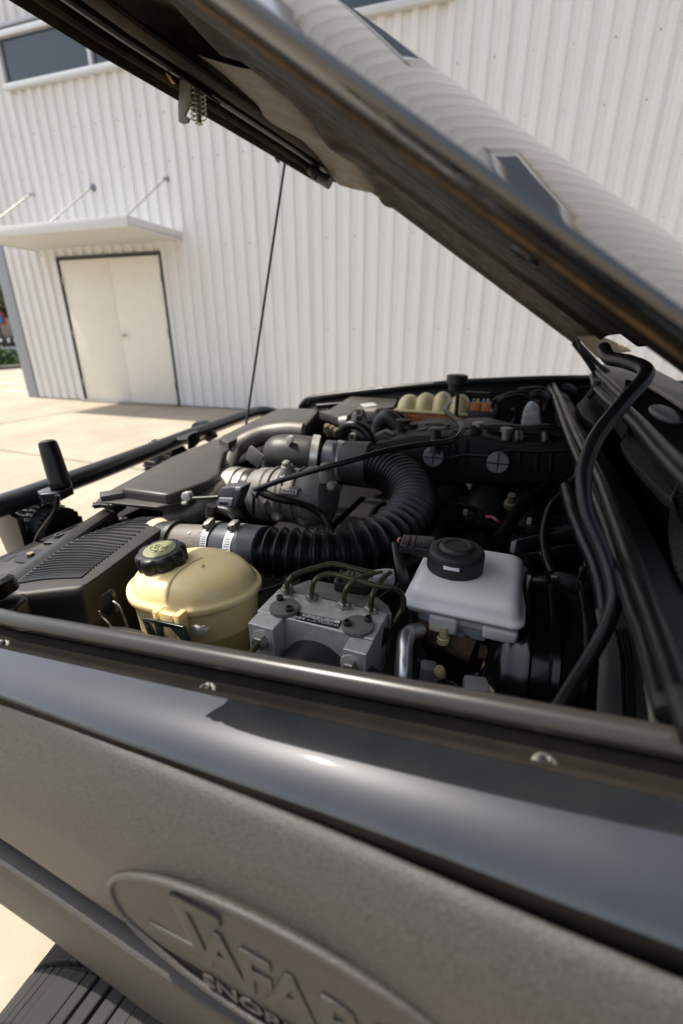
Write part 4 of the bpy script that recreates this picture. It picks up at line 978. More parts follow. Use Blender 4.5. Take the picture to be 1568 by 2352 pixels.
tube('sensor_boot', [P(A3(*q), y=.575) for q in ((1350, 870), (1345, 900), (1340, 930), (1350, 965))], .0085, blackp, pb_, 16)
tube('sensor_lead', [P(A3(*q), y=.585) for q in ((1330, 890), (1400, 895), (1460, 910), (1500, 950))], .007, blackp, pb_, 12)
wr = tube('vacuum_rod', [P(A3(*q), y=y) for q, y in (((1210, 828), .59), ((1300, 824), .595), ((1395, 818), .60))], .0036, rubber, car, 10, label='thin black rod with a pale clip at its end')
prism('rod_clip', [P(A3(*q), y=.585) for q in ((1158, 792), (1195, 790), (1208, 812), (1212, 838), (1190, 848), (1160, 842), (1150, 820))], (0, .012, 0), greyp, wr, bev=.002)
tube('clip_stub', [P(A3(*q), y=.585) for q in ((1165, 858), (1195, 855))], .0035, zinc, wr, 8)
ol = pipe('cable', [(230, 772, .99), (420, 705, 1.018), (640, 640, 1.043), (880, 575, 1.06), (1080, 520, 1.068), (1280, 485, 1.073), (1440, 468, 1.077), (1510, 445, 1.083), (1550, 395, 1.089), (1540, 350, 1.093), (1490, 305, 1.097), (1445, 260, 1.101), (1475, 205, 1.105), (1445, 160, 1.107)], .0052, rubber, car, label='black cable slung across the engine bay')
ties = prism('cable_tie', [P(A4(*q), z=.99) for q in ((205, 765), (222, 752), (246, 758), (250, 790), (236, 800), (212, 790))], (0, 0, -.01), blackp, car, bev=.0015)
tube('tie_tail', [P(A4(*q), y=.70) for q in ((228, 790), (224, 860), (222, 930))], .005, blackp, ties, 8, flat=(1, .4))
def split(name, lst, r, f=A4, label=None):
    return conv(name, PZ(lst, f), [r, r], .0042, r * .22, rubber, car, 16, label)
split('split_loom', [(245, 775, .985), (340, 815, .985), (430, 838, .985), (520, 858, .98), (600, 890, .97), (660, 935, .96), (700, 1000, .95), (720, 1060, .94)], .0078, label='ribbed wiring conduit over the cast housing')
split('split_loom', [(1070, 850, .90), (1010, 880, .89), (980, 940, .88), (965, 1010, .87)], .008)

# ---------------- air filter box
ZA = .96
def SA(x, y, z=ZA): return P(A3(x, y), z=z)
top = [(1040, 932), (1078, 940), (1092, 960), (1065, 1000), (900, 1120), (700, 1270), (560, 1370), (500, 1400), (400, 1412), (220, 1432), (100, 1445), (40, 1425), (35, 1395), (120, 1330), (250, 1230), (390, 1130), (520, 1062), (700, 1000), (860, 960)]
tp_ = smooth_path([SA(*q) for q in top], 4, True)
bm = bmesh.new(); cA = sum(tp_, V()) / len(tp_)
def shr(s_, dz): return [cA + (p - cA) * s_ + V((0, 0, dz)) for p in tp_]
add_rings(bm, [shr(1.02, -.16), shr(1.04, -.062), shr(1.055, -.060), shr(1.055, -.054), shr(1.035, -.052), shr(1.02, -.026), shr(1.005, -.012), shr(.985, -.004), shr(.955, -.0005), shr(.90, .0), shr(.5, .0)])
abx = from_bm(bm, 'air_filter_box', blackp_rough, car, 'black air filter box with a ribbed lid', ang=50)
# lid ribs (countable louvres)
N = 27
A_ = [(1005, 948), (985, 962)]
rgt = smooth_path([V((a, b, 0)) for a, b in ((1000, 950), (950, 990), (850, 1070), (760, 1140), (690, 1195), (625, 1245), (560, 1300), (520, 1330))], 6)
lft = smooth_path([V((a, b, 0)) for a, b in ((820, 975), (700, 1008), (560, 1056), (430, 1120), (330, 1190), (240, 1258), (160, 1325), (100, 1368))], 6)
def along(pl, t):
    k = t * (len(pl) - 1); i = min(int(k), len(pl) - 2); return pl[i].lerp(pl[i + 1], k - i)
for i in range(N):
    t = i / (N - 1); a = along(rgt, t); b = along(lft, t); mid = a.lerp(b, .5)
    bow = V((-14, -10, 0)); pa_ = SA(a.x, a.y, ZA + .0008); pb2 = SA(b.x, b.y, ZA + .0008); pm = SA(mid.x + bow.x, mid.y + bow.y, ZA + .0008)
    bm = bmesh.new(); sweep(bm, smooth_path([pa_, pm, pb2], 6), .0019, 6, (1, .9)); from_bm(bm, 'lid_rib', blackp, abx)
# front stiffener fins and clip with wires
for q in ((220, 1470), (330, 1475), (430, 1470), (520, 1450)):
    a = P(A3(*q), z=ZA - .03); box('stiffener', a + V((0, .004, -.05)), (.003, .012, .09), blackp_rough, abx, .001)
cl_ = prism('lid_clip', [P(A3(*q), y=.330) for q in ((640, 1455), (690, 1415), (712, 1445), (722, 1500), (735, 1560), (700, 1580), (640, 1555), (655, 1500))], (0, .006, 0), blackp, abx, bev=.001)
for l_ in ([(720, 1482), (755, 1510), (785, 1570), (810, 1640), (820, 1700)], [(632, 1545), (650, 1580), (690, 1620), (715, 1665)]):
    tube('clip_wire', [P(A3(*q), y=.322) for q in l_], .0013, zinc, abx, 8)
pw = prism('plastic_plate', [P(A3(*q), z=.945) for q in ((690, 1640), (800, 1645), (900, 1665), (960, 1715), (900, 1700), (760, 1690))], (0, 0, -.004), blackp, car, bev=.001)
# relay/boot at the far left
rb = prism('relay_box', [P(A3(*q), z=.985) for q in ((-60, 1490), (155, 1420), (178, 1462), (95, 1530), (-60, 1560))], (0, 0, -.03), blackp, car, bev=.004, label='black box with a ribbed rubber boot at the left')
for k in range(4):
    c = P(A3(-20, 1440 - k * 20), z=.99 + .006 * k); lathe('boot_ring', c, V((-.2, 0, 1)), [(0, .022 - .002 * k), (.004, .024 - .002 * k), (.008, .019 - .002 * k)], rubber, rb, 24)

# ---------------- radiator cowl and slam panel
cw = prism('radiator_cover', [P(A3(*q), z=.995) for q in ((775, 762), (850, 722), (1180, 580), (1568, 405), (1600, 392), (1720, 345), (1800, 320), (1830, 365), (1720, 395), (1568, 450), (1430, 530), (1408, 600), (1398, 668), (1330, 712), (1100, 792), (1050, 800), (940, 785))], (0, 0, -.035), coverp, car, bev=.007, top_only=True, seg=4, label='large dusty grey plastic cover over the radiator')
prism('cover_flange', [P(A3(*q), z=.976) for q in ((585, 872), (640, 815), (690, 780), (1100, 560), (1568, 372), (1700, 310), (1720, 360), (1568, 420), (1160, 850), (1000, 880), (780, 860), (690, 850), (640, 850))], (0, 0, -.004), coverp, cw, bev=.001)
box('cover_step', P(A3(735, 812), z=.978), (.05, .03, .018), coverp, cw, .003, rz=.9)
prism('cover_tab', [P(A3(*q), z=.977) for q in ((592, 868), (590, 850), (645, 848), (700, 858), (690, 868), (640, 862))], (0, 0, -.008), blackp, cw, bev=.001)
# far part of the cover with the raised ends
prism('cover_end', [P(A4(*q), z=1.012) for q in ((0, 440), (30, 420), (330, 275), (370, 258), (440, 248), (615, 256), (640, 262), (545, 368), (480, 395), (330, 380), (190, 410), (60, 470))], (0, 0, -.045), coverp, cw, bev=.005, top_only=True)
prism('cover_end_top', [P(A4(*q), z=1.02) for q in ((640, 268), (700, 262), (760, 225), (845, 172), (1000, 165), (1150, 180), (1120, 240), (1000, 262), (870, 262), (830, 300), (760, 305), (710, 285))], (0, 0, -.03), coverp, cw, bev=.004)
prism('cover_graphic', [P(A4(*q), z=1.0205) for q in ((900, 225), (985, 215), (1012, 232), (925, 245))], (0, 0, -.0004), embz, cw)
bm = bmesh.new(); sweep(bm, [P(A4(*q), z=1.012) for q in ((628, 272), (695, 262), (705, 275), (830, 300))], .005, 8); from_bm(bm, 'cover_lip', coverp, cw)
# front panel (near), support bar
sp_ = tube('radiator_support_bar', [P(A3(*q), z=.955) for q in ((-40, 1440), (20, 1395), (300, 1195), (560, 1005), (760, 875))], .011, blackp, car, 10, flat=(1.4, .7), label='black bar running beside the air filter box')
fpn = prism('slam_panel', [P(A3(*q), z=.94) for q in ((-80, 1225), (0, 1220), (60, 1185), (180, 1150), (260, 1110), (400, 1040), (520, 985), (600, 960), (740, 880), (740, 900), (560, 1030), (300, 1215), (20, 1400), (-80, 1440))], (0, 0, -.06), coverp, car, bev=.004, top_only=True, label='dusty grey plastic panel behind the headlamp')
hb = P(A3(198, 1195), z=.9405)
lathe('panel_hole_shade', hb, ZV, [(0, .0225), (.0012, .0225), (.0014, .001)], print_and_hole_black, fpn, 32)  # black disc on a closed panel, painted for the shade of a hole
hexnut('panel_bolt', hb + V((0, 0, .001)), ZV, .006, .005, mat('brassy_bolt', (.35, .22, .12), .4, .8), fpn)
prism('panel_slot_shade', [P(A3(*q), z=.9405) for q in ((10, 1225), (30, 1200), (105, 1175), (115, 1183), (45, 1228))], (0, 0, -.001), print_and_hole_black, fpn)  # black inlay painted for the shade inside a slot
prism('panel_tray', [P(A3(*q), z=.944) for q in ((270, 1108), (330, 1075), (440, 1040), (500, 1015), (510, 1025), (420, 1080), (360, 1108))], (0, 0, -.004), blackp, fpn, bev=.001)
lathe('panel_stud', P(A3(375, 1065), z=.945), ZV, [(0, .008), (.003, .007), (.003, .004), (.001, .003)], coverp, fpn, 20)
tube('strut_rod', [P(A3(*q), y=.60) for q in ((690, 962), (815, 958))], .004, ductmetal, fpn, 10)

# ---------------- bull bar, lamps, antenna
ZB = .965
bb = tube('bull_bar', [V(p) for p in ((-.80, .26, .80), (-.855, .31, .935), (-.878, .40, .962), (-.886, .55, .965), (-.900, .72, .965), (-.928, .94, .965), (-.955, 1.12, .965), (-.972, 1.30, .965), (-.985, 1.45, .966), (-.985, 1.55, .966), (-.960, 1.605, .958), (-.925, 1.625, .93), (-.88, 1.63, .80))], .0210, barm, car, 24, label='satin black tubular bull bar')
tube('bar_upright', [P(A3(0, 880), z=ZB), P(A3(-60, 860), z=ZB) ], .018, barm, bb, 20)
prism('bar_plate', [P(A3(*q), y=.50) for q in ((-60, 880), (60, 930), (110, 960), (160, 1140), (170, 1180), (50, 1190), (0, 1080), (-60, 1000))], (0, .012, 0), barm, bb, bev=.002)
prism('bar_plate', [P(A3(*q), y=1.10) for q in ((1196, 420), (1262, 400), (1262, 470), (1235, 505), (1195, 520))], (0, .012, 0), barm, bb, bev=.002)
cr = P(A3(1290, 385), z=ZB); tb_ = (P(A3(1400, 352), z=ZB) - P(A3(1230, 408), z=ZB)).normalized()
lathe('bar_collar', cr - tb_ * .024, tb_, [(0, .022), (.001, .0265), (.012, .0280), (.036, .0280), (.047, .0265), (.048, .022)], barm, bb, 32)
prism('bar_leg', [P(A3(*q), y=1.20) for q in ((1262, 400), (1350, 395), (1370, 440), (1330, 470), (1300, 455), (1270, 470))], (0, .02, 0), barm, bb, bev=.002)
prism('lamp_bracket', [P(A3(*q), z=ZB + .015) for q in ((1112, 422), (1150, 398), (1215, 385), (1262, 395), (1200, 425), (1195, 450), (1130, 450))], (0, 0, -.006), barm, bb, bev=.001)
ab = prism('antenna_bracket', [P(A3(*q), z=ZB + .018) for q in ((235, 780), (330, 740), (445, 728), (462, 745), (370, 790), (255, 800))], (0, 0, -.018), barm, bb, bev=.002)
ac = P(A3(390, 752), z=ZB + .02); at = V((-.18, .06, 1)).normalized()
an = lathe('antenna', ac, at, [(0, .0190), (.004, .0200), (.012, .0192), (.065, .0175), (.082, .0165), (.088, .0150), (.091, .010), (.092, .001)], rubber, car, 32, 'stubby black cylindrical antenna on the bull bar')
tube('antenna_cable', [P(A3(*q), y=.50) for q in ((366, 805), (365, 860), (340, 925), (285, 1000), (245, 1060), (222, 1120), (200, 1150))], .004, rubber, an, 10)
def spot(c, r, depth, ax, label):
    ax = V(ax).normalized()
    sp = lathe('driving_lamp', c, ax, [(-.02, r * .5), (-.018, r * .8), (0, r), (depth * .3, r), (depth * .34, r * .93), (depth, r * .86), (depth, .001)], blackp, car, 40, label)
    u, v = frame_of(ax)
    for k in range(30):
        a = 2 * math.pi * k / 30; rd = u * math.cos(a) + v * math.sin(a); bm = bmesh.new()
        add_box(bm, c + ax * depth * .5 + rd * r * .98, rd * r * .10, rd.cross(ax) * r * .028, ax * depth * .42, .0008, 1)
        from_bm(bm, 'cooling_fin', blackp, sp)
    for k in range(13):
        o_ = -r * .84 + r * 1.68 * k / 12; hc = math.sqrt(max(0, (r * .88) ** 2 - o_ ** 2)); bm = bmesh.new()
        w_ = V((0, 1, 0)); w_ = (w_ - ax * w_.dot(ax)).normalized(); z_ = ax.cross(w_)
        add_box(bm, c - ax * .022 + w_ * o_, w_ * r * .022, z_ * max(hc, .006), ax * .014, .0006, 1)
        from_bm(bm, 'rear_fin', blackp, sp)
    return sp
spot(P(A3(330, 1020), z=.885), .054, .055, (-1, -.1, 0), 'black finned driving lamp behind the bull bar, nearest')
spot(P(A3(1085, 590), z=.895), .060, .055, (-1, -.1, 0), 'black finned driving lamp under the far end of the bull bar')

# ---------------- far wing rail, far tank, relays, ECU castings
tube('far_wing_rail', [P(A4(*q), y=1.74) for q in ((520, 250), (545, 215), (590, 190), (760, 165), (1170, 118), (1500, 90))] + [P(A5(*q), y=1.74) for q in ((160, 258), (700, 238), (1140, 236))], .011, rubber, car, 12, label='black rubber sealing rail along the far wing')
fw_ = [P(A4(*q), y=1.745) for q in ((530, 262), (552, 228), (592, 202), (760, 178), (1170, 130), (1500, 102))] + [P(A5(*q), y=1.745) for q in ((160, 268), (700, 248), (1140, 246))]
grid('far_wing_edge', [fw_, [p + V((0, .004, -.16)) for p in fw_]], blackp, car, thick=.004)
ft = bmesh.new()
fx0, fx1 = P(A4(1130, 270), y=1.42).x, P(A5(180, 480), y=1.42).x
zf = P(A4(1300, 272), y=1.42).z
add_box(ft, ((fx0 + fx1) / 2, 1.48, zf - .002), ((fx1 - fx0) / 2 + .006, 0, 0), (0, .062, 0), (0, 0, .004), .002)
ftk = from_bm(ft, 'header_tank', paley, car, 'pale yellow lobed coolant header tank, stained orange below')
bm = bmesh.new(); add_box(bm, ((fx0 + fx1) / 2, 1.48, zf - .045), ((fx1 - fx0) / 2, 0, 0), (0, .056, 0), (0, 0, .04), .012, 4); from_bm(bm, 'stained_body', coolant_m, ftk)
for k in range(4):
    x = fx0 + (fx1 - fx0) * (k + .5) / 4 ; h_ = (.042, .050, .056, .050)[k]
    bm = bmesh.new(); bmesh.ops.create_uvsphere(bm, u_segments=24, v_segments=14, radius=1)
    for v in bm.verts: v.co = V((x + v.co.x * (fx1 - fx0) * .165, 1.48 + v.co.y * .055, zf + v.co.z * h_))
    from_bm(bm, 'tank_lobe', paley, ftk)
tube('tank_strap', [P(A4(1525, 150), y=1.40), P(A4(1520, 230), y=1.40), P(A4(1512, 320), y=1.40)], .006, blackp, ftk, 8)
lathe('tank_cap', P(A4(1515, 140), y=1.46), ZV, [(0, .024), (.02, .026), (.022, .032), (.045, .032), (.048, .026), (.048, .001)], blackp, ftk, 24)
for k, q in enumerate(((248, 418), (312, 418))):
    c = P(A5(*q), y=1.44); rl = box('orange_relay', c, (.027, .03, .03), orange, car, .003)
    for j in range(2):
        cf = P(A5(q[0] - 14 + 28 * j, 378), y=1.44); box('fuse', cf, (.008, .012, .010), (bluef, yelf, bluef, greyp)[k * 2 + j], rl, .001)
fbx = box('fuse_box', P(A5(285, 485), y=1.46), (.085, .08, .05), blackp, car, .006)
tube('connector_boot', [P(A5(*q), y=1.43) for q in ((370, 360), (390, 400), (375, 460), (378, 510))], .012, rubber, fbx, 12)
for lst, r, y in (([(850, 600), (760, 596), (650, 590), (520, 592)], .006, 1.2), ([(395, 380), (450, 350), (540, 335), (590, 360), (640, 400)], .010, 1.42), ([(520, 330), (620, 315), (690, 330), (715, 380), (700, 440)], .013, 1.44), ([(600, 350), (650, 330), (700, 370), (690, 440)], .009, 1.38), ([(480, 430), (500, 480), (470, 540), (440, 560)], .006, 1.4), ([(800, 300), (840, 300), (880, 330)], .012, 1.55), ([(180, 340), (250, 345), (330, 350)], .012, 1.55)):
    tube('bay_hose', [P(A5(*q), y=y) for q in lst], r, rubber, car, 14)
bg = prism('plastic_bag_cover', [P(A5(*q), y=1.25) for q in ((560, 420), (600, 385), (650, 420), (660, 500), (690, 580), (530, 585), (540, 480))], (0, .05, 0), bagm, car, bev=.012, label='crumpled cloudy plastic cover near the bulkhead')
prism('bag_tip', [P(A5(*q), y=1.24) for q in ((550, 610), (625, 612), (585, 648))], (0, .03, 0), bagm, bg, bev=.004)
# ECU bracket casting
eb = prism('bracket_casting', [P(A4(*q), y=1.30) for q in ((848, 290), (880, 262), (1015, 262), (1030, 300), (1010, 420), (960, 450), (870, 440), (835, 380))], (0, .05, 0), castalu, car, bev=.006, label='pale cast bracket with cut-outs shown as black patches behind the elbow')
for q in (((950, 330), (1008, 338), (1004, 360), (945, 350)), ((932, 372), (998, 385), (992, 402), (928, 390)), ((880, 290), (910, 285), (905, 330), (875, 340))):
    prism('slot_shade', [P(A4(*a), y=1.296) for a in q], (0, .008, 0), print_and_hole_black, eb)  # black slabs stand for the shade in the cut-outs
for q in ((1030, 275), (905, 275), (860, 435)):
    lathe('cast_boss', P(A4(*q), y=1.30), -YV, [(0, .014), (.012, .012), (.012, .006), (.004, .005)], castalu, eb, 18)
tube('curved_hose', [P(A4(*q), y=1.15) for q in ((785, 430), (795, 380), (840, 358), (900, 368), (950, 410), (975, 460), (985, 500))], .0125, rubber, car, 18, label='short black hose arching over the cast bracket')
tube('curved_hose', [P(A4(*q), y=1.25) for q in ((1015, 420), (1030, 340), (1070, 305), (1110, 320), (1150, 370), (1180, 400))], .020, rubber_grey, car, 18)
tube('curved_hose', [P(A4(*q), y=1.4) for q in ((1060, 285), (1130, 290), (1170, 320), (1190, 350))], .012, rubber, car, 14)
tube('vent_stub', [P(A4(*q), y=1.22) for q in ((780, 345), (830, 340))], .02, ductmetal, car, 18)
for q, s_ in (((690, 400), .010), ((720, 410), .009), ((745, 425), .010), ((700, 425), .008)):
    lathe('brass_fitting', P(A4(*q), y=1.15), V((.3, -.4, 1)), [(0, s_), (.02, s_), (.024, s_ * .6)], mat('dusty_brass', (.16, .13, .08), .6, .3), car, 6)

# ---------------- cylinder head cover and inlet manifold
YE = 1.02
ecov = prism('cam_cover', [P(A4(1000, 470), y=YE), P(A4(1220, 430), y=YE)] + [P(A5(*q), y=YE) for q in ((180, 600), (260, 600), (470, 655), (560, 660), (900, 665), (920, 780), (900, 900), (400, 900), (0, 900))] + [P(A4(1000, 700), y=YE)], (0, .24, 0), iron, car, bev=.004, label='dark cast cam cover across the middle of the bay')
for i, q in enumerate(((75, 640), (120, 640), (190, 620), (330, 690), (460, 700), (530, 690), (640, 690), (730, 700))):
    a = P(A5(q[0], q[1]), y=YE - .004); b = P(A5(q[0] - 8, q[1] + (170 if i < 3 else 130)), y=YE - .004)
    tube('cover_rib', [a, b], .0035, iron, ecov, 6)
bm = bmesh.new(); sweep(bm, [P(A5(*q), y=YE - .005) for q in ((60, 745), (180, 720), (330, 730), (460, 690), (640, 700), (840, 690))], .005, 8); from_bm(bm, 'cover_edge', iron, ecov)
for q in (A5(388, 772), A4(1372, 560)):
    c = P(q, y=YE - .012); em_ = lathe('round_boss', c, V((0, -1, .15)), [(0, .0235), (.005, .0235), (.007, .0215), (.007, .001)], mat('pale_grey_boss', (.13, .14, .14), .5, dust=.3), ecov, 28)
    for v in (XV, ZV): tube('boss_cross', [c + V((0, -.0085, 0)) - v * .024, c + V((0, -.0085, 0)) + v * .024], .0014, blackp, ecov, 6)
for q in ((245, 560), (250, 585), (130, 590), (262, 545), (440, 580)):
    c = P(A5(*q), y=YE + .03); lathe('cover_stud', c, ZV, [(-.03, .009), (0, .009), (.001, .013), (.010, .013), (.011, .006)], zinc if q[0] in (440, 262) else iron, ecov, 14)
for q in ((1175, 355), (1225, 380), (1390, 380), (1520, 400), (1300, 400)):
    c = P(A4(*q), y=1.12); lathe('cover_stud', c, ZV, [(-.05, .013), (0, .013), (.001, .019), (.012, .019), (.014, .009)], iron, ecov, 16)
prism('grey_cap_plate', [P(A4(*q), y=1.10) for q in ((1330, 385), (1370, 362), (1450, 368), (1455, 395), (1400, 402))], (0, .04, 0), castalu, ecov, bev=.004)
prism('black_bracket', [P(A4(*q), y=1.08) for q in ((1165, 425), (1215, 398), (1310, 385), (1330, 405), (1290, 428), (1210, 445), (1160, 465))], (0, .03, 0), blackp, ecov, bev=.003)
prism('black_bracket', [P(A4(*q), y=1.05) for q in ((990, 420), (1050, 400), (1080, 420), (1130, 440), (1100, 480), (1000, 480))], (0, .04, 0), blackp, ecov, bev=.004)
tube('injector_pipe', [P(A4(1385, 400), y=1.0), P(A4(1385, 470), y=.99), P(A4(1380, 540), y=.985)], .012, iron, ecov, 12)
rnd = random.Random(21)
for k in range(7):
    x_ = -.34 + .07 * k; c_ = V((x_, 1.16 + rnd.uniform(-.05, .05), 1.005))
    if k % 2: hexnut('cover_bolt', c_, ZV, .009, .012, zinc, ecov)
    else: box('cover_lug', c_, (.03, .022, .016), iron, ecov, .003, rz=rnd.uniform(-.4, .4))
tube('breather_hose', [V((-.30, 1.22, 1.00)), V((-.24, 1.16, 1.035)), V((-.14, 1.17, 1.03)), V((-.06, 1.22, 1.02)), V((.04, 1.20, 1.03)), V((.12, 1.26, 1.0))], .011, rubber, ecov, 14)
# inlet runners as arched humps
tube('fuel_rail', [P(A5(*q), y=1.10) for q in ((60, 575), (300, 568), (560, 575), (800, 600))], .009, iron, ecov, 12)
for a_, b_ in (((100, 590), (70, 640)), ((290, 585), (300, 640)), ((520, 590), (520, 650)), ((690, 600), (700, 655))): tube('injector', [P(A5(*a_), y=1.08), P(A5(*b_), y=1.03)], .010, blackp, ecov, 12)
tube('harness', [P(A5(*q), y=1.13) for q in ((-60, 555), (60, 545), (200, 560), (380, 545), (560, 555), (700, 545), (820, 580))], .007, rubber, ecov, 10)
for q, r in (((320, 1000), .062), ((40, 990), .062), ((600, 1030), .055)):
    c = P(A5(*q), y=.98) + V((0, 0, -.075))
    bm = bmesh.new(); sweep(bm, [c + V((0, .11, .05)), c + V((0, .06, .058)), c + V((0, .0, .05)), c + V((0, -.035, .015)), c + V((0, -.045, -.05)), c + V((0, -.045, -.15))], r * .75, 24, (1, .8), up=(0, 0, 1))
    from_bm(bm, 'inlet_runner', iron, ecov, ang=60)
box('manifold_plate', (-.02, .99, .84), (.5, .05, .16), iron, ecov, .02)
# block and accessories low down
box('engine_block', (-.15, 1.02, .70), (.60, .40, .22), iron, car, .03)
box('lower_engine_mass', (-.22, .78, .62), (.95, .40, .24), tub, car, .03)
box('timing_case', (-.47, 1.05, .70), (.20, .5, .22), tub, car, .03)
# wiring runs and coloured leads
rnd = random.Random(11)
for k in range(9):
    x0_ = -.42 + .05 * k; pts_ = [V((x0_ + rnd.uniform(-.03, .03), .62 + .06 * j, .80 + rnd.uniform(-.02, .035))) for j in range(6)]
    tube('low_hose', pts_, rnd.choice([.004, .006, .009, .011]), rubber, car, 8)
for k in range(6):
    box('low_connector', (-.40 + .07 * k + rnd.uniform(-.02, .02), rnd.uniform(.66, .9), .80), (rnd.uniform(.02, .035), .025, .03), blackp, car, .003, rz=rnd.uniform(-.6, .6))
split('split_loom', [(60, 1165, .90), (160, 1180, .90), (300, 1185, .90), (440, 1180, .90), (560, 1210, .90), (700, 1215, .90), (860, 1195, .90)], .009, A5, 'ribbed wiring conduit along the bulkhead side')
split('split_loom', [(-60, 1040, .92), (60, 1035, .92), (180, 1050, .92), (250, 1080, .91), (290, 1130, .90)], .007, A5)
tube('pink_lead', PZ([(310, 1118, .915), (350, 1120, .918), (380, 1140, .915), (398, 1162, .905)], A5), .0028, pink, car, 8, label='short pink and white wire')
tube('red_lead', PZ([(592, 1165, .915), (600, 1150, .92), (615, 1142, .92)], A5), .002, red, car, 8)
tube('red_lead', PZ([(205, 1115, .915), (215, 1108, .915), (235, 1105, .91)], A5), .0016, red, car, 8)
tube('red_lead', PZ([(855, 830, .98), (857, 860, .97)], A5), .0015, red, car, 6)
for q, z in (((598, 1210), .915), ((195, 1150), .91)):
    c = P(A5(*q), z=z); k_ = box('injector_plug', c, (.018, .018, .03), blackp, car, .003); box('plug_clip', c + V((-.006, -.006, .022)), (.008, .008, .012), greyp, k_, .001)
box('blue_connector', P(A5(840, 1190), z=.90), (.02, .012, .008), bluef, car, .001)
prism('grey_bracket', [P(A5(*q), z=.93) for q in ((470, 1275), (520, 1255), (575, 1248), (580, 1265), (500, 1290))], (0, 0, -.02), greyp, car, bev=.002)
lathe('sender', P(A5(465, 1050), y=.90), V((0, -.4, 1)), [(0, .012), (.01, .012), (.012, .008), (.03, .007)], mat('dusty_brass', (.25, .2, .11), .5, .6), car, 12)
# ---------------- hoses on the right
HS = [
 ('heater_hose', [(790, 540, 1.06), (805, 620, 1.03), (800, 700, 1.0), (770, 790, .98), (720, 850, .965), (620, 870, .95), (595, 950, .94), (600, 1010, .93)], .0135, A5, 'black heater hose dropping from the bulkhead'),
 ('heater_hose', [(770, 830, .985), (720, 900, .965), (620, 985, .95), (530, 1070, .94), (470, 1150, .93), (400, 1260, .92)], .0125, A5, None),
 ('servo_hose', [(850, 935, 1.0), (790, 980, .99), (720, 1060, .985), (690, 1150, .98), (678, 1240, .975), (685, 1320, .97), (705, 1400, .965), (735, 1470, .96), (790, 1530, .955)], .0062, A5, None),
 ('servo_pipe', [(530, 1310, .955), (640, 1285, .96), (760, 1262, .965), (900, 1235, .97), (960, 1235, .97)], .0125, A5, 'thick black hose behind the white reservoir'),
 ('servo_pipe', [(560, 1388, .955), (650, 1374, .955), (700, 1362, .96), (800, 1335, .965), (880, 1328, .965), (950, 1345, .96), (990, 1380, .95)], .0085, A5, None),
 ('loom', [(840, 900, 1.03), (880, 880, 1.035), (900, 820, 1.04), (905, 700, 1.05), (880, 600, 1.06), (820, 500, 1.07), (760, 420, 1.075), (745, 380, 1.08)], .006, A5, None),
 ('loom', [(760, 400, 1.06), (780, 500, 1.05), (840, 600, 1.04), (885, 680, 1.03), (900, 800, 1.02), (930, 1000, 1.0), (990, 1100, .99)], .008, A5, None),
]
for nm_, lst, r, f, lab_ in HS: tube(nm_, PZ(lst, f), r, rubber, car, 14, label=lab_)
tube('bonnet_loom', [P(q, y=y) for q, y in (((1385, 800), .66), ((1400, 822), .63), ((1445, 832), .58), ((1484, 858), .53), ((1430, 926), .49), ((1372, 1000), .46), ((1345, 1065), .44), ((1339, 1120), .425), ((1349, 1185), .41), ((1378, 1252), .395), ((1400, 1312), .38), ((1410, 1374), .365), ((1398, 1424), .352), ((1367, 1488), .335), ((1325, 1556), .315), ((1266, 1651), .285), ((1230, 1710), .27))], (.0078, .0050), rubber, car, 20, label='thick black loom looping down from the bonnet hinge')
tube('bulkhead_hose', PZ([(835, 935, 1.05), (850, 1000, 1.045), (880, 1090, 1.04), (920, 1190, 1.03), (960, 1290, 1.02), (1010, 1400, 1.01), (1050, 1520, 1.0), (1075, 1640, .99), (1085, 1750, .98)], A5), .0115, rubber, car, 18, label='long black hose down the bulkhead side')
split('split_loom', [(990, 960, 1.03), (1015, 1080, 1.02), (1050, 1230, 1.01), (1100, 1380, 1.0), (1130, 1500, .99)], .0075, A5)
bk_ = prism('hose_bracket', [P(B3(*q), z=.99) for q in ((755, 325), (795, 315), (805, 360), (765, 420), (725, 420), (722, 385), (755, 380))], (0, 0, -.015), blackp, car, bev=.002)
tube('thin_pipe', PZ([(775, 400, .985), (820, 480, .975), (870, 650, .96), (915, 820, .945), (945, 950, .93)], B3), .0028, zinc, car, 8)
tube('bright_edge', PZ([(962, 1080, .93), (985, 1250, .92), (995, 1420, .91), (985, 1620, .90)], B3), .0038, gloss_black, car, 8)
# ---------------- bulkhead seal rails and cowl
def rail(name, lst, r, m, z, f=None, label=None, flat=(1, 1)):
    return tube(name, [P((f(*q) if f else q), z=z) for q in lst], r, m, car, 14, label=label, flat=flat)
rl1 = [(1268, 878), (1290, 925), (1330, 1010), (1372, 1085), (1414, 1192), (1452, 1295), (1493, 1402), (1530, 1505), (1568, 1611), (1600, 1690)]
rl2 = [(1258, 884), (1276, 925), (1305, 1000), (1340, 1080), (1389, 1195), (1426, 1309), (1455, 1400), (1479, 1458), (1515, 1590), (1532, 1640)]
rail('bulkhead_seal', rl1, .0074, rubber, 1.098, label='long double ridged rubber seal along the bulkhead'); rail('bulkhead_seal', rl2, .0060, rubber, 1.092)
bm = bmesh.new(); a_ = [P(q, z=1.088) for q in rl1]; b_ = [P(q, z=1.083) for q in rl2]
grid('seal_carrier', [b_, a_, [p + V((.035, 0, -.012)) for p in a_], [p + V((.04, 0, -.25)) for p in a_]], tub, car); bm.free()
grid('bulkhead_upper', [[P(q, z=1.075) + V((-.002, 0, 0)) for q in rl2], [P(q, z=1.075) + V((.10, .02, -.25)) for q in rl2]], tub, car)
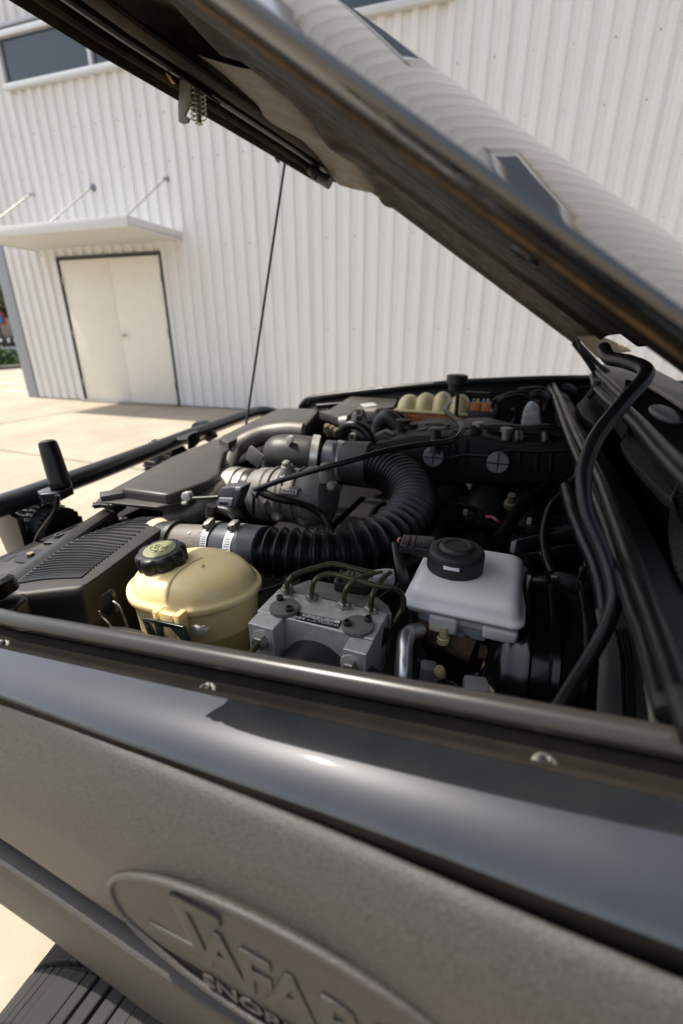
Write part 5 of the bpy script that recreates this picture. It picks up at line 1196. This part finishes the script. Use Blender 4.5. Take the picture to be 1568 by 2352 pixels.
st = rail('bulkhead_strip', [(1030, 780), (1060, 900), (1090, 1050), (1100, 1200), (1105, 1400), (1110, 1600), (1120, 1780)], .017, rubber_grey, 1.0, B3, 'broad ribbed grey strip at the bulkhead', flat=(1.2, .35))
for dx in (-30, 10, 45): tube('strip_rib', [P(B3(a + dx, b), z=1.006) for a, b in ((1035, 900), (1070, 1050), (1090, 1200), (1098, 1400), (1105, 1600), (1110, 1780))], .0022, rubber, st, 6)
rail('silver_strip', [(1295, 1370), (1315, 1450), (1335, 1600), (1360, 1810)], .0038, zinc, 1.04, B3)
split('split_loom', [(1370, 620, 1.05), (1420, 720, 1.045), (1470, 830, 1.04), (1510, 930, 1.03)], .009, B3)
# windscreen side: cowl seal, foam pads, vent grille, dark scuttle
cow = [(985, 215), (1010, 290), (1060, 350), (1110, 395), (1200, 460), (1300, 560), (1400, 680), (1500, 790), (1568, 860), (1700, 990)]
cs = tube('scuttle_seal', [P(A5(*q), z=1.135) for q in cow], .007, rubber_grey, car, 12, label='raised grey rubber seal at the windscreen scuttle')
cow2 = [(1010, 180), (1060, 230), (1130, 300), (1260, 420), (1400, 570), (1500, 680), (1568, 745), (1700, 880)]
tube('seal_upper', [P(A5(*q), z=1.15) for q in cow2], .009, rubber_grey, cs, 12)
grid('seal_web', [[P(A5(*q), z=1.134) for q in cow[1:9]], [P(A5(*q), z=1.149) for q in cow2]], rubber_grey, cs)
grid('scuttle_panel', [[P(A5(*q), z=1.148) for q in cow2], [P(A5(q[0] + 90, q[1] - 60), z=1.16) for q in cow2], [P(A5(q[0] + 90, q[1] - 60), z=1.16) + V((.12, .04, -.01)) for q in cow2]], tub, car, label='dark windscreen scuttle panel')
grid('scuttle_wall', [[P(A5(*q), z=1.133) + V((.01, .03, -.003)) for q in cow], [P(A5(*q), z=1.133) + V((.03, .09, -.30)) for q in cow]], tub, car)
fm = prism('foam_pad', [P(A5(*q), z=1.10) for q in ((1165, 650), (1200, 600), (1240, 560), (1300, 600), (1420, 730), (1545, 850), (1568, 900), (1500, 1005), (1400, 930), (1250, 770))], (0.01, 0, -.02), foam, car, bev=.003, label='black speckled foam pad by the scuttle')
prism('foam_pad', [P(A5(*q), z=1.08) for q in ((1480, 1060), (1568, 960), (1650, 960), (1650, 1600), (1568, 1560), (1490, 1400), (1462, 1200))], (0.01, 0, -.02), foam, car, bev=.003)
for k in range(6):
    a = (1165 + k * 9, 480 + k * 12); tube('grille_bar', [P(A5(*a), z=1.112), P(A5(a[0] - 30, a[1] + 75), z=1.105)], .0014, blackp, car, 6)
prism('clip_plate', [P(A5(*q), z=1.112) for q in ((1558, 860), (1568, 960), (1540, 945), (1500, 1005), (1485, 1000), (1530, 900))], (0, 0, -.004), rubber_grey, car, bev=.001)
bm = bmesh.new(); bmesh.ops.create_uvsphere(bm, u_segments=20, v_segments=10, radius=1); c = P(A5(1455, 460), z=1.19)
for v in bm.verts: v.co = c + XV * v.co.x * .012 + YV * v.co.y * .05 + ZV * v.co.z * .006
from_bm(bm, 'washer_jet_cover', mat('slate_grey_plastic', (.09, .09, .10), .5), car)
tube('scuttle_edge', [P(A5(*q), z=1.20) for q in ((1340, 278), (1460, 350), (1568, 420), (1700, 500))], .0022, ductmetal, car, 6)
grid('scuttle_cover', [[P(A5(*q), z=z) for q in ((1200, 240), (1340, 278), (1460, 350), (1568, 420), (1750, 540))] for z in (1.2, 1.16)] + [[P(A5(*q), z=1.16) for q in ((1200, 380), (1340, 500), (1460, 620), (1568, 720), (1750, 900))]], tub, car)
tube('bulkhead_brace', [P(A5(*q), y=1.3) for q in ((960, 360), (1010, 290), (1025, 250))], .008, iron, car, 8)
prism('brace_panel', [P(A5(*q), z=1.10) for q in ((890, 400), (960, 330), (1080, 380), (1110, 420), (1010, 520), (930, 470))], (0, 0, -.04), tub, car, bev=.004)

# ---------------- rest of the vehicle: nose, cabin, bonnet-side corners
box('grille_panel', (-.845, .98, .66), (.03, 1.10, .42), blackp, car, .01)
for k in range(7): box('grille_slat', (-.866, .98, .50 + .055 * k), (.014, .80, .022), blackp, car, .004)
for yy in (.40, 1.56):
    hl = lathe('headlamp', (-.845, yy, .68), (-1, 0, 0), [(0, .10), (.02, .11), (.03, .105), (.045, .09), (.052, .05), (.054, .001)], mat('headlamp_glass', (.5, .5, .5), .1, coat=1.), car, 32)
    lathe('headlamp_rim', (-.845, yy, .68), (-1, 0, 0), [(0, .13), (.018, .13), (.022, .112), (0, .11)], blackp, hl, 32)
box('front_bumper', (-.90, .98, .42), (.14, 1.55, .20), blackp, car, .03)
for yy in (.245, 1.715): box('front_corner', (-.800, yy, .68), (.03, .12, .48), paint, car, .012)
ys0, ys1 = .15, 1.81
ws = grid('windscreen', [[V((.50 + .012 * math.cos((y - .98) * 1.8), y, 1.17)) for y in (.22, .6, .98, 1.36, 1.74)], [V((.86, y, 1.62)) for y in (.32, .65, .98, 1.31, 1.64)]], glassm, car)
for a_, b_ in ((.19, .29), (1.77, 1.67)): tube('windscreen_pillar', [V((.48, a_, 1.15)), V((.88, b_, 1.64))], .03, paint, car, 12)
prism('cabin_roof', [V((.86, .28, 1.65)), V((1.35, .26, 1.67)), V((1.35, 1.70, 1.67)), V((.86, 1.68, 1.65))], (0, 0, -.05), paint, car, bev=.02)
for yy in (.13, 1.80):
    dr = box('front_door', (.93, yy, .78), (.80, .05, .78), paint, car, .02)
    prism('door_window', [V((.58, yy + .012, 1.18)), V((.90, yy + (.09 if yy < 1 else -.065), 1.58)), V((1.32, yy + (.09 if yy < 1 else -.065), 1.58)), V((1.32, yy + .012, 1.18))], (0, .012, 0), glassm, dr)
box('scuttle_deck', (.37, .98, 1.03), (.24, 1.5, .06), tub, car, .01)
box('dashboard', (.62, .98, 1.02), (.22, 1.4, .22), blackp, car, .03)
